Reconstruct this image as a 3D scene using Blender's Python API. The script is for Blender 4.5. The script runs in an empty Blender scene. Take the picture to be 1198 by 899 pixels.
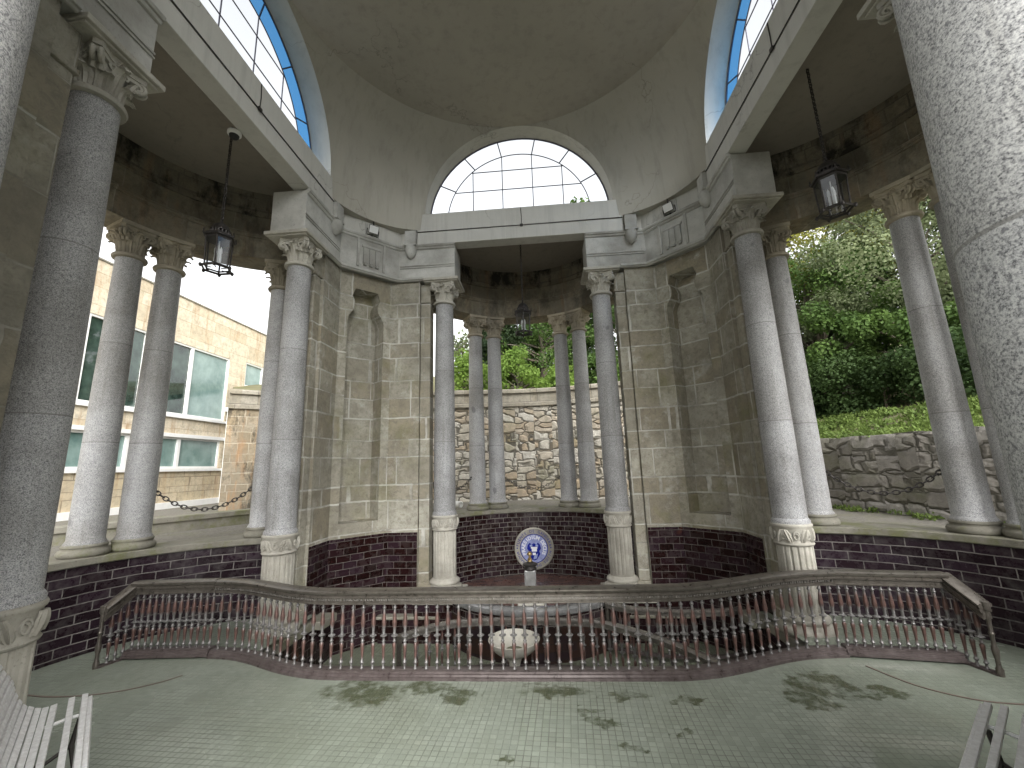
import bpy, bmesh, math, random
import numpy as np
from mathutils import Vector, Matrix
from mathutils.geometry import tessellate_polygon
random.seed(7); RNG = np.random.default_rng(11)
PI = math.pi; R_ = math.radians
sin, cos = math.sin, math.cos
scene = bpy.context.scene
COL = scene.collection

# ------------------------------------------------------------------ materials
class NT:
    def __init__(s, name):
        s.m = bpy.data.materials.new(name); s.m.use_nodes = True
        s.t = s.m.node_tree; s.t.nodes.clear()
        s.out = s.n('ShaderNodeOutputMaterial')
    def n(s, kind, **kw):
        nd = s.t.nodes.new(kind)
        for k, v in kw.items():
            if k == 'inp':
                for a, b in v.items():
                    if hasattr(b, 'links') or isinstance(b, bpy.types.NodeSocket): s.t.links.new(b, nd.inputs[a])
                    else: nd.inputs[a].default_value = b
            else: setattr(nd, k, v)
        return nd
    def link(s, a, b): s.t.links.new(a, b)
    def coord(s, kind='Object', scale=(1, 1, 1), rnd=False):
        tc = s.n('ShaderNodeTexCoord')
        mp = s.n('ShaderNodeMapping'); s.link(tc.outputs[kind], mp.inputs[0]); mp.inputs['Scale'].default_value = scale
        if rnd:
            oi = s.n('ShaderNodeObjectInfo')
            v = s.n('ShaderNodeVectorMath', operation='SCALE'); v.inputs[0].default_value = (7.3, 3.1, 5.7)
            s.link(oi.outputs['Random'], v.inputs['Scale']); s.link(v.outputs[0], mp.inputs['Location'])
        return mp.outputs[0]
    def noise(s, vec, scale, detail=4, rough=.55, dist=0):
        nd = s.n('ShaderNodeTexNoise'); s.link(vec, nd.inputs['Vector'])
        nd.inputs['Scale'].default_value = scale; nd.inputs['Detail'].default_value = detail
        nd.inputs['Roughness'].default_value = rough; nd.inputs['Distortion'].default_value = dist
        return nd.outputs[0]
    def ramp(s, fac, stops, interp='LINEAR'):
        nd = s.n('ShaderNodeValToRGB'); s.link(fac, nd.inputs[0]); cr = nd.color_ramp; cr.interpolation = interp
        while len(cr.elements) < len(stops): cr.elements.new(.5)
        for e, (p, c) in zip(cr.elements, stops):
            e.position = p
            if not hasattr(c, '__len__'): c = (c, c, c)
            e.color = (*c[:3], 1)
        return nd.outputs[0]
    def mix(s, fac, a, b, mode='MIX'):
        nd = s.n('ShaderNodeMix', data_type='RGBA', blend_type=mode)
        for k, v in ((0, fac), (6, a), (7, b)):
            if isinstance(v, bpy.types.NodeSocket): s.link(v, nd.inputs[k])
            elif k == 0: nd.inputs[0].default_value = v
            else: nd.inputs[k].default_value = (*v[:3], 1) if hasattr(v, '__len__') else (v, v, v, 1)
        return nd.outputs[2]
    def math(s, op, a, b=0., clamp=False):
        nd = s.n('ShaderNodeMath', operation=op); nd.use_clamp = clamp
        for i, v in enumerate((a, b)):
            if isinstance(v, bpy.types.NodeSocket): s.link(v, nd.inputs[i])
            else: nd.inputs[i].default_value = v
        return nd.outputs[0]
    def bump(s, h, strength=.3, dist=.01, prev=None):
        nd = s.n('ShaderNodeBump'); s.link(h, nd.inputs['Height']); nd.inputs['Strength'].default_value = strength
        nd.inputs['Distance'].default_value = dist
        if prev: s.link(prev, nd.inputs['Normal'])
        return nd.outputs[0]
    def bsdf(s, color, rough=.8, metal=0., normal=None, spec=.4, **kw):
        b = s.n('ShaderNodeBsdfPrincipled')
        for k, v in (('Base Color', color), ('Roughness', rough), ('Metallic', metal), ('Specular IOR Level', spec)):
            if isinstance(v, bpy.types.NodeSocket): s.link(v, b.inputs[k])
            elif k == 'Base Color': b.inputs[k].default_value = (*v[:3], 1)
            else: b.inputs[k].default_value = v
        if normal: s.link(normal, b.inputs['Normal'])
        s.link(b.outputs[0], s.out.inputs[0]); s.b = b
        return b
    def brick(s, vec, c1, c2, mortar, w, h, msize, offset=.5, squash=1., freq=2, smooth=.1, bias=0.):
        nd = s.n('ShaderNodeTexBrick', offset=offset, squash=squash, squash_frequency=freq)
        s.link(vec, nd.inputs['Vector'])
        for k, v in (('Color1', c1), ('Color2', c2), ('Mortar', mortar)): nd.inputs[k].default_value = (*v, 1)
        nd.inputs['Scale'].default_value = 1; nd.inputs['Mortar Size'].default_value = msize
        nd.inputs['Mortar Smooth'].default_value = smooth; nd.inputs['Bias'].default_value = bias
        nd.inputs['Brick Width'].default_value = w; nd.inputs['Row Height'].default_value = h
        return nd.outputs[0], nd.outputs[1]

def m_granite(name, light=.56, dark=.09, warm=0.):
    s = NT(name); v = s.coord('Object', rnd=True)
    a = s.noise(v, 165, 3, .8); b = s.noise(v, 95, 2, .6); g = s.noise(v, 1.4, 4, .6); a = s.math('ADD', s.math('MULTIPLY', a, .85), s.math('MULTIPLY', s.noise(v, 46, 2, .6), .15))
    c = s.ramp(a, [(.37, (dark, dark, dark * 1.08)), (.46, (light * .57, light * .575, light * .59)), (.57, (light * .91, light * .91, light * .91)), (.70, (light * 1.15, light * 1.15, light * 1.14))])
    c2 = s.mix(s.ramp(b, [(.32, .8), (.42, 0)]), c, (dark * 1.6, dark * 1.6, dark * 1.75))
    c3 = s.mix(s.ramp(g, [(.3, .55), (.6, 0)]), c2, (.30 + warm, .285 + warm * .7, .25), 'MULTIPLY')
    c3 = s.mix(s.ramp(s.noise(s.coord('Object', (9, 9, .5), rnd=True), 1., 6, .7), [(.52, 0), (.72, .5)]), c3, (.55, .53, .48), 'MULTIPLY')
    spots = s.ramp(s.noise(v, 3.1, 1, .4), [(.2, 1), (.225, 0)])
    c3 = s.mix(s.math('MULTIPLY', spots, .6), c3, (.12, .12, .13))
    sep = s.n('ShaderNodeSeparateXYZ'); tc = s.n('ShaderNodeTexCoord'); s.link(tc.outputs['Object'], sep.inputs[0])
    jt = None
    for zz in (2.27, 3.45):
        d = s.math('ABSOLUTE', s.math('SUBTRACT', sep.outputs[2], zz))
        j = s.math('LESS_THAN', d, .0045)
        jt = j if jt is None else s.math('MAXIMUM', jt, j)
        st_ = s.math('GREATER_THAN', sep.outputs[2], zz); c3 = s.mix(s.math('MULTIPLY', st_, .5), c3, (.86, .85, .82) if zz < 3 else (1.12, 1.12, 1.13), 'MULTIPLY')
    c3 = s.mix(s.math('MULTIPLY', jt, .65), c3, (.13, .125, .115))
    n = s.bump(a, .25, .004)
    s.bsdf(c3, .62, 0, n, .35); return s.m

def m_stone(name, c1, c2, rough=.85, scale=6, bump=.4, moss=0, dirt=.5):
    s = NT(name); v = s.coord('Object', rnd=True)
    a = s.noise(v, scale, 8, .65); b = s.noise(v, scale * 9, 4, .6); g = s.noise(v, 1.1, 5, .6)
    c = s.mix(s.ramp(a, [(.3, 0), (.7, 1)]), c1, c2)
    c = s.mix(s.ramp(g, [(.36, dirt), (.58, 0)]), c, (.16, .15, .125))
    c = s.mix(s.ramp(b, [(.28, .55), (.42, 0)]), c, tuple(x * .5 for x in c1))
    if moss: c = s.mix(s.ramp(s.noise(v, 2.3, 5, .7), [(.5, 0), (.62, moss)]), c, (.13, .14, .045))
    n = s.bump(b, bump * .6, .006, s.bump(a, bump, .02)); s.bsdf(c, rough, 0, n, .25); return s.m

def m_ashlar(name, c1, c2, mortar, w, h, ms=.012, dirt=.5, green=0, rust=0, black=0, bump=.5, dark_joint=0.):
    s = NT(name); uv0 = s.coord('UV'); ob = s.coord('Object')
    sx = s.n('ShaderNodeSeparateXYZ'); s.link(uv0, sx.inputs[0]); U, V = sx.outputs[0], sx.outputs[1]
    Vw = s.math('ADD', V, s.math('ADD', s.math('MULTIPLY', s.math('SINE', s.math('MULTIPLY', V, 8.3)), .045), s.math('MULTIPLY', s.math('SINE', s.math('MULTIPLY', V, 21.)), .016)))
    row = s.math('FLOOR', s.math('DIVIDE', Vw, h))
    ph = s.math('MULTIPLY', s.math('SINE', s.math('MULTIPLY', row, 12.9898)), 9.)
    Uw = s.math('ADD', s.math('ADD', U, s.math('MULTIPLY', ph, .13)), s.math('MULTIPLY', s.math('SINE', s.math('ADD', s.math('MULTIPLY', U, 6.1), ph)), .10))
    cb_ = s.n('ShaderNodeCombineXYZ'); s.link(Uw, cb_.inputs[0]); s.link(Vw, cb_.inputs[1])
    nz = s.n('ShaderNodeTexNoise'); s.link(ob, nz.inputs['Vector']); nz.inputs['Scale'].default_value = 7; nz.inputs['Detail'].default_value = 4
    d = s.n('ShaderNodeVectorMath', operation='SCALE'); s.link(nz.outputs[1], d.inputs[0]); d.inputs['Scale'].default_value = .022
    ad = s.n('ShaderNodeVectorMath', operation='ADD'); s.link(cb_.outputs[0], ad.inputs[0]); s.link(d.outputs[0], ad.inputs[1]); vec = ad.outputs[0]
    c, f = s.brick(vec, c1, c2, c1, w, h, ms, .5, 1, 2, .35)
    tone, _ = s.brick(vec, (0, 0, 0), (1, 1, 1), (.5, .5, .5), w, h, 0, .5, 1, 2, 0, -.5)
    c = s.mix(s.math('MULTIPLY', tone, .75), c, tuple(x * y for x, y in zip(c2, (.74, .62, .46))))
    a = s.noise(ob, 5, 9, .7); b = s.noise(ob, 48, 5, .65); g = s.noise(ob, .9, 6, .6, .4); m2 = s.noise(ob, 14, 6, .7, .6)
    c = s.mix(s.ramp(m2, [(.34, .6), (.5, 0)]), c, tuple(x * .52 for x in c2))
    c = s.mix(s.ramp(a, [(.36, .55), (.56, 0)]), c, tuple(x * .55 for x in c2))
    c = s.mix(s.ramp(b, [(.3, .4), (.45, 0)]), c, tuple(x * .5 for x in c2))
    c = s.mix(s.ramp(s.noise(ob, 3.1, 7, .75), [(.55, 0), (.68, .65)]), c, mortar)
    jm = s.math('MULTIPLY', f, s.ramp(s.noise(ob, 2.4, 4, .7), [(.34, .35), (.54, 1)])); c = s.mix(jm, c, mortar)
    if dark_joint: c = s.mix(s.math('MULTIPLY', s.math('SUBTRACT', f, jm, True), dark_joint), c, tuple(x * .3 for x in c2))
    c = s.mix(s.ramp(g, [(.4, dirt), (.62, 0)]), c, (.155, .145, .12))
    if green: c = s.mix(s.math('MULTIPLY', s.ramp(s.noise(ob, 1.3, 6, .65), [(.54, 0), (.64, green)]), s.math('ADD', .35, s.math('MULTIPLY', tone, .65))), c, (.17, .17, .06))
    if rust:
        st = s.coord('Object', (2.2, 2.2, .35)); c = s.mix(s.ramp(s.noise(st, 2.0, 6, .7), [(.52, 0), (.7, rust)]), c, (.33, .17, .07))
    if black:
        st = s.coord('Object', (1.6, 1.6, .8)); c = s.mix(s.ramp(s.noise(st, 1.3, 6, .7), [(.5, 0), (.6, black)]), c, (.025, .024, .02))
    hgt = s.mix(f, s.mix(.4, s.mix(.5, a, m2), b), 0.)
    n = s.bump(b, .4, .006, s.bump(hgt, bump, .03)); s.bsdf(c, .88, 0, n, .2); return s.m

def m_brick(name, c1, c2, mortar, w, h, ms, rough=.13, stain=.35, offset=.5):
    s = NT(name); uv = s.coord('UV'); ob = s.coord('Object')
    nz = s.n('ShaderNodeTexNoise'); s.link(ob, nz.inputs['Vector']); nz.inputs['Scale'].default_value = 3
    d = s.n('ShaderNodeVectorMath', operation='SCALE'); s.link(nz.outputs[1], d.inputs[0]); d.inputs['Scale'].default_value = .018
    ad = s.n('ShaderNodeVectorMath', operation='ADD'); s.link(uv, ad.inputs[0]); s.link(d.outputs[0], ad.inputs[1])
    c, f = s.brick(ad.outputs[0], c1, c2, mortar, w, h, ms, offset, 1, 2, .1)
    c = s.mix(s.math('MULTIPLY', f, s.ramp(s.noise(ob, 2.7, 5, .7), [(.38, .75), (.6, 0)])), c, tuple(x * .28 for x in mortar))
    c2b, _ = s.brick(ad.outputs[0], (0, 0, 0), (1, 1, 1), (0, 0, 0), w, h, 0, offset, 1, 2, 0, -.35)
    c = s.mix(s.math('MULTIPLY', c2b, s.math('SUBTRACT', 1., f)), c, (.03, .02, .03))
    a = s.noise(ob, 7, 6, .7); g = s.noise(ob, 1.6, 6, .65)
    c = s.mix(s.ramp(a, [(.5, 0), (.75, stain)]), c, tuple(x * .8 for x in mortar))
    rust = s.ramp(s.noise(ob, 1.05, 3, .5), [(.66, 0), (.70, .7)])
    c = s.mix(s.math('MULTIPLY', rust, s.math('SUBTRACT', 1., f)), c, (.13, .045, .022))
    rg = s.ramp(a, [(.35, rough), (.7, rough + .3)]); rg = s.mix(f, rg, .8)
    inv = s.math('SUBTRACT', 1., f)
    n = s.bump(s.noise(ob, 25, 3, .5), .07, .006, s.bump(inv, .6, .006)); s.bsdf(c, rg, 0, n, .3); return s.m

def m_rubble(name, c1, c2, c3, mortar, sx=2.6, sz=4.4, moss=.4):
    s = NT(name); uv = s.coord('UV', (sx, sz, 1)); ob = s.coord('Object')
    nz = s.n('ShaderNodeTexNoise'); s.link(ob, nz.inputs['Vector']); nz.inputs['Scale'].default_value = 3; nz.inputs['Detail'].default_value = 4
    d = s.n('ShaderNodeVectorMath', operation='SCALE'); s.link(nz.outputs[1], d.inputs[0]); d.inputs['Scale'].default_value = .42
    ad = s.n('ShaderNodeVectorMath', operation='ADD'); s.link(uv, ad.inputs[0]); s.link(d.outputs[0], ad.inputs[1])
    v1 = s.n('ShaderNodeTexVoronoi', distance='CHEBYCHEV'); s.link(ad.outputs[0], v1.inputs['Vector']); v1.inputs['Scale'].default_value = 1; v1.inputs['Randomness'].default_value = .95
    v2 = s.n('ShaderNodeTexVoronoi', distance='CHEBYCHEV', feature='F2'); s.link(ad.outputs[0], v2.inputs['Vector']); v2.inputs['Scale'].default_value = 1; v2.inputs['Randomness'].default_value = .95
    e = s.math('SUBTRACT', v2.outputs['Distance'], v1.outputs['Distance'])
    sp = s.n('ShaderNodeSeparateColor'); s.link(v1.outputs['Color'], sp.inputs[0])
    c = s.ramp(sp.outputs[0], [(.0, c1), (.4, c2), (.75, c3), (1, c1)])
    a = s.noise(ob, 6, 8, .7); b = s.noise(ob, 45, 4, .6)
    c = s.mix(s.ramp(a, [(.35, .6), (.62, 0)]), c, tuple(x * .4 for x in c1))
    c = s.mix(s.ramp(b, [(.3, .4), (.45, 0)]), c, tuple(x * .4 for x in c1))
    c = s.mix(s.ramp(s.noise(ob, 1.2, 5, .7), [(.52, 0), (.66, moss)]), c, (.09, .10, .03))
    edge = s.math('MULTIPLY', s.ramp(e, [(.02, 1), (.085, 0)]), s.ramp(a, [(.3, .55), (.6, 1)]))
    c = s.mix(edge, c, mortar)
    h = s.mix(.3, s.ramp(e, [(0, 0), (.22, 1)]), a)
    n = s.bump(b, .3, .01, s.bump(h, 1., .06)); s.bsdf(c, .9, 0, n, .2); return s.m

def m_plain(name, c, rough=.6, metal=0., var=.25, scale=8, bump=.12, c2=None, spec=.4):
    s = NT(name); v = s.coord('Object', rnd=True); a = s.noise(v, scale, 6, .65)
    col = s.mix(s.ramp(a, [(.3, 0), (.7, 1)]), tuple(x * (1 - var) for x in c), c2 or tuple(min(1, x * (1 + var)) for x in c))
    s.bsdf(col, s.ramp(a, [(.2, rough * .8), (.8, min(1, rough * 1.2))]), metal, s.bump(s.noise(v, scale * 6, 3), bump, .004), spec); return s.m

def m_plaster(name, c):
    s = NT(name); v = s.coord('Object'); a = s.noise(v, 1.3, 8, .6, .3); b = s.noise(v, 26, 5, .65)
    col = s.mix(s.ramp(a, [(.34, .3), (.6, 0)]), c, tuple(x * .74 for x in c))
    st = s.coord('Object', (7, 7, .6)); col = s.mix(s.ramp(s.noise(st, 1.1, 5, .7), [(.50, 0), (.72, .42)]), col, tuple(x * .62 for x in c))
    vo = s.n('ShaderNodeTexVoronoi', feature='DISTANCE_TO_EDGE'); dv = s.n('ShaderNodeVectorMath', operation='ADD')
    nz = s.n('ShaderNodeTexNoise'); s.link(v, nz.inputs['Vector']); nz.inputs['Scale'].default_value = 2.5; nz.inputs['Detail'].default_value = 6
    s.link(v, dv.inputs[0]); s.link(nz.outputs[1], dv.inputs[1]); s.link(dv.outputs[0], vo.inputs['Vector']); vo.inputs['Scale'].default_value = .55
    crack = s.math('MULTIPLY', s.ramp(vo.outputs['Distance'], [(0, 1), (.005, 0)]), s.ramp(s.noise(v, .8, 2), [(.46, 0), (.56, .6)]))
    col = s.mix(crack, col, (.16, .15, .13))
    s.bsdf(col, .9, 0, s.bump(b, .22, .008, s.bump(a, .25, .03)), .2); return s.m

STAINS = [(.53, -.23, .07, .05), (.84, -.04, .17, .06), (.60, -.36, .09, .08), (2.4, .2, .26, .2), (2.18, -.06, .16, .12), (-1.3, -.06, .33, .2), (-.8, .06, .25, .1),
          (-.5, -.06, .14, .14), (-.03, -.78, .06, .04), (1.26, -.08, .12, .05), (.25, .02, .3, .1), (1.12, -.5, .05, .06), (.78, -.62, .06, .04), (2.75, .1, .2, .07), (1.0, -.9, .05, .08)]
def m_tiles(name, base, t=.078):
    s = NT(name); ob = s.coord('Object'); rot = s.n('ShaderNodeMapping'); s.link(ob, rot.inputs[0]); rot.inputs['Rotation'].default_value = (0, 0, R_(3))
    c, f = s.brick(rot.outputs[0], base, tuple(x * .84 for x in base), tuple(x * .80 for x in base), t, t, .0032, 0, 1, 2, .3)
    sn = s.n('ShaderNodeVectorMath', operation='SNAP'); s.link(rot.outputs[0], sn.inputs[0]); sn.inputs[1].default_value = (t, t, t)
    wn = s.n('ShaderNodeTexWhiteNoise'); s.link(sn.outputs[0], wn.inputs['Vector'])
    c = s.mix(s.math('MULTIPLY', wn.outputs[0], .2), c, tuple(x * .6 for x in base))
    g = s.noise(ob, .8, 6, .6); a = s.noise(ob, 4, 7, .7)
    c = s.mix(s.ramp(g, [(.36, .5), (.6, 0)]), c, (.17, .19, .14))
    c = s.mix(s.ramp(a, [(.55, 0), (.75, .3)]), c, (.30, .31, .25))
    c = s.mix(s.math('MULTIPLY', f, s.ramp(s.noise(ob, 2.2, 6, .75), [(.36, .14), (.62, .8)])), c, (.085, .09, .07))
    # damp patches: irregular, following the tiles
    nz = s.n('ShaderNodeTexNoise'); s.link(ob, nz.inputs['Vector']); nz.inputs['Scale'].default_value = 5.5; nz.inputs['Detail'].default_value = 5
    k = s.n('ShaderNodeVectorMath', operation='MULTIPLY_ADD'); s.link(nz.outputs[1], k.inputs[0]); k.inputs[1].default_value = (.46, .42, 0)
    mx = s.n('ShaderNodeVectorMath', operation='ADD'); sn2 = s.n('ShaderNodeVectorMath', operation='SCALE'); s.link(ob, sn2.inputs[0]); sn2.inputs['Scale'].default_value = .5
    sn3 = s.n('ShaderNodeVectorMath', operation='SCALE'); s.link(sn.outputs[0], sn3.inputs[0]); sn3.inputs['Scale'].default_value = .5
    s.link(sn2.outputs[0], mx.inputs[0]); s.link(sn3.outputs[0], mx.inputs[1]); s.link(mx.outputs[0], k.inputs[2])
    p = k.outputs[0]; wet = None
    for x, y, rx, ry in STAINS:
        sb = s.n('ShaderNodeVectorMath', operation='SUBTRACT'); s.link(p, sb.inputs[0]); sb.inputs[1].default_value = (x + .23, y + .21, .05)
        dv = s.n('ShaderNodeVectorMath', operation='DIVIDE'); s.link(sb.outputs[0], dv.inputs[0]); dv.inputs[1].default_value = (rx * 1.12, ry * 1.12, 10)
        ln = s.n('ShaderNodeVectorMath', operation='LENGTH'); s.link(dv.outputs[0], ln.inputs[0])
        w = s.ramp(ln.outputs['Value'], [(.72, 1), (1, 0)]); wet = w if wet is None else s.math('MAXIMUM', wet, w)
    wet = s.math('MULTIPLY', wet, s.ramp(s.noise(ob, 8, 5, .7), [(.36, .12), (.54, 1)]))
    c = s.mix(s.math('MULTIPLY', wet, .9), c, (.055, .065, .032))
    damp = s.ramp(s.noise(ob, .55, 4, .6), [(.40, .30), (.62, .11)])
    rg = s.mix(wet, damp, .07); rg = s.mix(f, rg, .7)
    n = s.bump(a, .12, .006, s.bump(s.math('SUBTRACT', 1., f), .5, .003)); s.bsdf(c, rg, 0, n, .5); return s.m

def m_glass(name, tint, gloss=.12, rough=.02):
    s = NT(name); tr = s.n('ShaderNodeBsdfTransparent'); tr.inputs[0].default_value = (*tint, 1)
    gl = s.n('ShaderNodeBsdfGlossy'); gl.inputs['Roughness'].default_value = rough
    fr = s.n('ShaderNodeLayerWeight'); fr.inputs['Blend'].default_value = .25
    ml = s.math('ADD', s.math('MULTIPLY', s.math('POWER', fr.outputs['Facing'], 2.), .35), gloss, True)
    mx = s.n('ShaderNodeMixShader'); s.link(ml, mx.inputs[0]); s.link(tr.outputs[0], mx.inputs[1]); s.link(gl.outputs[0], mx.inputs[2]); s.link(mx.outputs[0], s.out.inputs[0]); return s.m

def m_leaf(name, c1, c2, trans=.3):
    s = NT(name); g = s.n('ShaderNodeAttribute', attribute_name='shade'); v = s.coord('Object'); a = s.noise(v, .9, 3)
    f = s.mix(.45, g.outputs['Fac'], s.ramp(a, [(.35, 0), (.65, 1)])); col = s.mix(f, c1, c2)
    b = s.bsdf(col, .6, 0, None, .15)
    t = s.n('ShaderNodeBsdfTranslucent'); s.link(s.mix(.5, col, tuple(min(1, x * 1.5) for x in c2)), t.inputs[0])
    mx = s.n('ShaderNodeMixShader'); mx.inputs[0].default_value = trans; s.link(b.outputs[0], mx.inputs[1]); s.link(t.outputs[0], mx.inputs[2]); s.link(mx.outputs[0], s.out.inputs[0]); return s.m

M = {}
M['granite'] = m_granite('granite')
M['granite_d'] = m_granite('granite_apse', .60, .13, .03)
M['carved'] = m_stone('carved_stone', (.37, .35, .30), (.52, .50, .44), .85, 7, .5, 0, .55)
M['carved_apse'] = m_stone('carved_stone_weathered', (.42, .37, .28), (.56, .50, .39), .85, 7, .5, 0, .6)
M['mossy'] = m_stone('mossy_stone', (.17, .162, .13), (.28, .268, .225), .85, 5, .5, .6, .6)
M['ashlar_near'] = m_ashlar('large_ashlar', (.43, .41, .34), (.33, .305, .24), (.47, .455, .40), .72, .46, .008, .55, .25, 0, 0, .6, .85)
M['dampstone'] = m_stone('damp_stone', (.20, .19, .155), (.31, .295, .25), .6, 5, .5, .3, .7)
M['ashlar'] = m_ashlar('ashlar_sandstone', (.46, .44, .37), (.35, .322, .25), (.58, .565, .51), .50, .335, .015, .45, .6, 0, 0, .7, .6)
M['entab'] = m_stone('entablature_stone', (.43, .425, .395), (.57, .565, .53), .85, 5, .35, 0, .55)
M['apse_stone'] = m_ashlar('apse_band_stone', (.34, .30, .225), (.27, .24, .185), (.38, .35, .29), .66, .6, .009, .7, .25, .25, .45, .6, .6)
M['apse_black'] = m_ashlar('stained_band_stone', (.29, .25, .185), (.21, .185, .14), (.12, .11, .09), .36, .18, .012, .6, 0, .3, .95, .9)
M['plaster'] = m_plaster('plaster', (.42, .40, .345))
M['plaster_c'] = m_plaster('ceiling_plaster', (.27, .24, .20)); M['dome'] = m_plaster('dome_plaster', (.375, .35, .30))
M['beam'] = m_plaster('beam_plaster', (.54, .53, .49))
M['brick_s'] = m_brick('glazed_brick', (.014, .0085, .0115), (.024, .0125, .0165), (.20, .185, .175), .26, .096, .0055, .16)
M['brick_f'] = m_brick('glazed_brick_small', (.015, .0065, .0065), (.028, .0105, .010), (.22, .205, .185), .172, .087, .0055, .15)
M['brick_p'] = m_brick('glazed_brick_pier', (.011, .0042, .0042), (.026, .0078, .007), (.13, .115, .105), .2, .096, .0045, .13, .2)
M['floor'] = m_tiles('floor_tiles', (.295, .33, .275), .05)
M['pitfloor'] = m_tiles('sunken_floor_tiles', (.25, .27, .20), .05)
M['rail'] = m_plain('bronze_rail', (.10, .088, .074), .30, .5, .2, 18, .03, (.165, .148, .128))
M['handrail'] = m_plain('lightened_rail', (.17, .155, .14), .25, .5, .2, 18, .03, (.28, .26, .235))  # rail bronze in a lighter colour, painting in the highlight along the inner handrails
M['railbase'] = m_plain('painted_base_rail', (.082, .062, .060), .30, .2, .3, 14, .04, (.135, .112, .108))
def m_baluster():
    s = NT('copper_baluster'); tc = s.n('ShaderNodeTexCoord'); sp = s.n('ShaderNodeSeparateXYZ'); s.link(tc.outputs['Object'], sp.inputs[0]); v = s.coord('Object', rnd=True)
    z = s.math('DIVIDE', sp.outputs[2], .545); z = s.math('ADD', z, s.math('MULTIPLY', s.math('SUBTRACT', s.noise(v, 9, 3), .5), .12))
    g, p = (.22, .215, .21), (.155, .088, .075); c = s.ramp(z, [(.13, g), (.18, p), (.36, p), (.40, g), (.62, g), (.67, p), (.82, p), (.90, g)])
    a = s.noise(v, 30, 5, .7); c = s.mix(s.ramp(a, [(.35, .65), (.6, 0)]), c, (.06, .05, .045)); s.bsdf(c, .36, .35, None, .4); return s.m
M['baluster'] = m_baluster()
M['iron'] = m_plain('dark_iron', (.055, .05, .047), .5, .6, .4, 20, .2)
M['iron_w'] = m_plain('window_bar_paint', (.11, .11, .15), .5, .1, .3, 20, .1)
M['white'] = m_plain('peeling_white_paint', (.76, .75, .74), .5, 0, .2, 34, .08, (.88, .88, .88))
M['whitestone'] = m_stone('white_basin_stone', (.48, .455, .39), (.62, .60, .54), .6, 6, .25, 0, .35)
M['steel'] = m_plain('dull_steel', (.40, .40, .40), .35, .85, .2, 10, .1)
M['lead'] = m_plain('wet_lead_edge', (.30, .30, .30), .22, .4, .35, 12, .3)
M['black'] = m_plain('black_rubber', (.02, .02, .02), .6)
M['plastic'] = m_plain('white_plastic', (.75, .75, .73), .35, 0, .05)
M['glass'] = m_glass('lantern_glass', (.86, .88, .9), .06, .08)
M['clear'] = m_glass('clear_pane', (.93, .95, .97), .0, .02)
M['blue'] = m_glass('blue_pane', (.085, .28, .56), .0, .05)
M['enamel_w'] = m_plain('white_enamel', (.84, .85, .90), .25, 0, .06)
M['enamel_b'] = m_plain('blue_enamel', (.008, .018, .27), .25, 0, .2, 20)
M['enamel_l'] = m_plain('light_blue_enamel', (.30, .36, .62), .25, 0, .2, 20)
M['gravel'] = m_stone('gravel', (.10, .095, .08), (.25, .235, .21), .95, 26, 1., .3, .4)
M['earth'] = m_stone('bank_soil', (.10, .10, .05), (.16, .145, .08), .95, 6, .8, .6, .3)
M['grass'] = m_leaf('grass_blades', (.07, .11, .03), (.17, .235, .06), .3)
M['rubble'] = m_rubble('rubble_masonry', (.40, .37, .305), (.49, .47, .42), (.34, .27, .185), (.06, .055, .045), 2.3, 4.6)
M['rubble_g'] = m_rubble('grey_rubble_masonry', (.27, .25, .22), (.37, .35, .32), (.21, .195, .17), (.08, .075, .06), 1.9, 4.3, .4)
M['coping'] = m_ashlar('coping_stone', (.36, .335, .28), (.29, .265, .21), (.12, .11, .09), .55, .6, .012, .5, .2)
M['clad'] = m_ashlar('stone_cladding', (.74, .66, .51), (.68, .60, .46), (.40, .33, .23), .85, .42, .010, .12, 0, .55, 0, .2)
M['clad_b'] = m_ashlar('coursed_stone_base', (.56, .47, .31), (.64, .56, .42), (.26, .22, .16), .52, .27, .011, .15, 0, .35)
M['teal'] = m_plain('green_window_glass', (.15, .25, .23), .08, 0, .25, 1.2, .02, (.30, .40, .37), .8)
M['darkglass'] = m_plain('dark_window_glass', (.02, .04, .035), .03, 0, .6, 1.6, .0, (.07, .11, .09), 1.)
M['trunk'] = m_stone('bark', (.09, .075, .055), (.15, .125, .09), .95, 12, .9)
LEAF = {'dark': m_leaf('leaf_dark', (.022, .045, .016), (.065, .105, .032)), 'mid': m_leaf('leaf_mid', (.032, .068, .02), (.11, .175, .042)),
        'grey': m_leaf('leaf_grey', (.075, .10, .05), (.20, .235, .12)), 'yellow': m_leaf('leaf_yellow', (.10, .12, .025), (.26, .25, .05)),
        'bright': m_leaf('leaf_bright', (.08, .15, .03), (.24, .34, .075), .4), 'conifer': m_leaf('leaf_conifer', (.016, .032, .016), (.05, .075, .03))}

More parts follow.
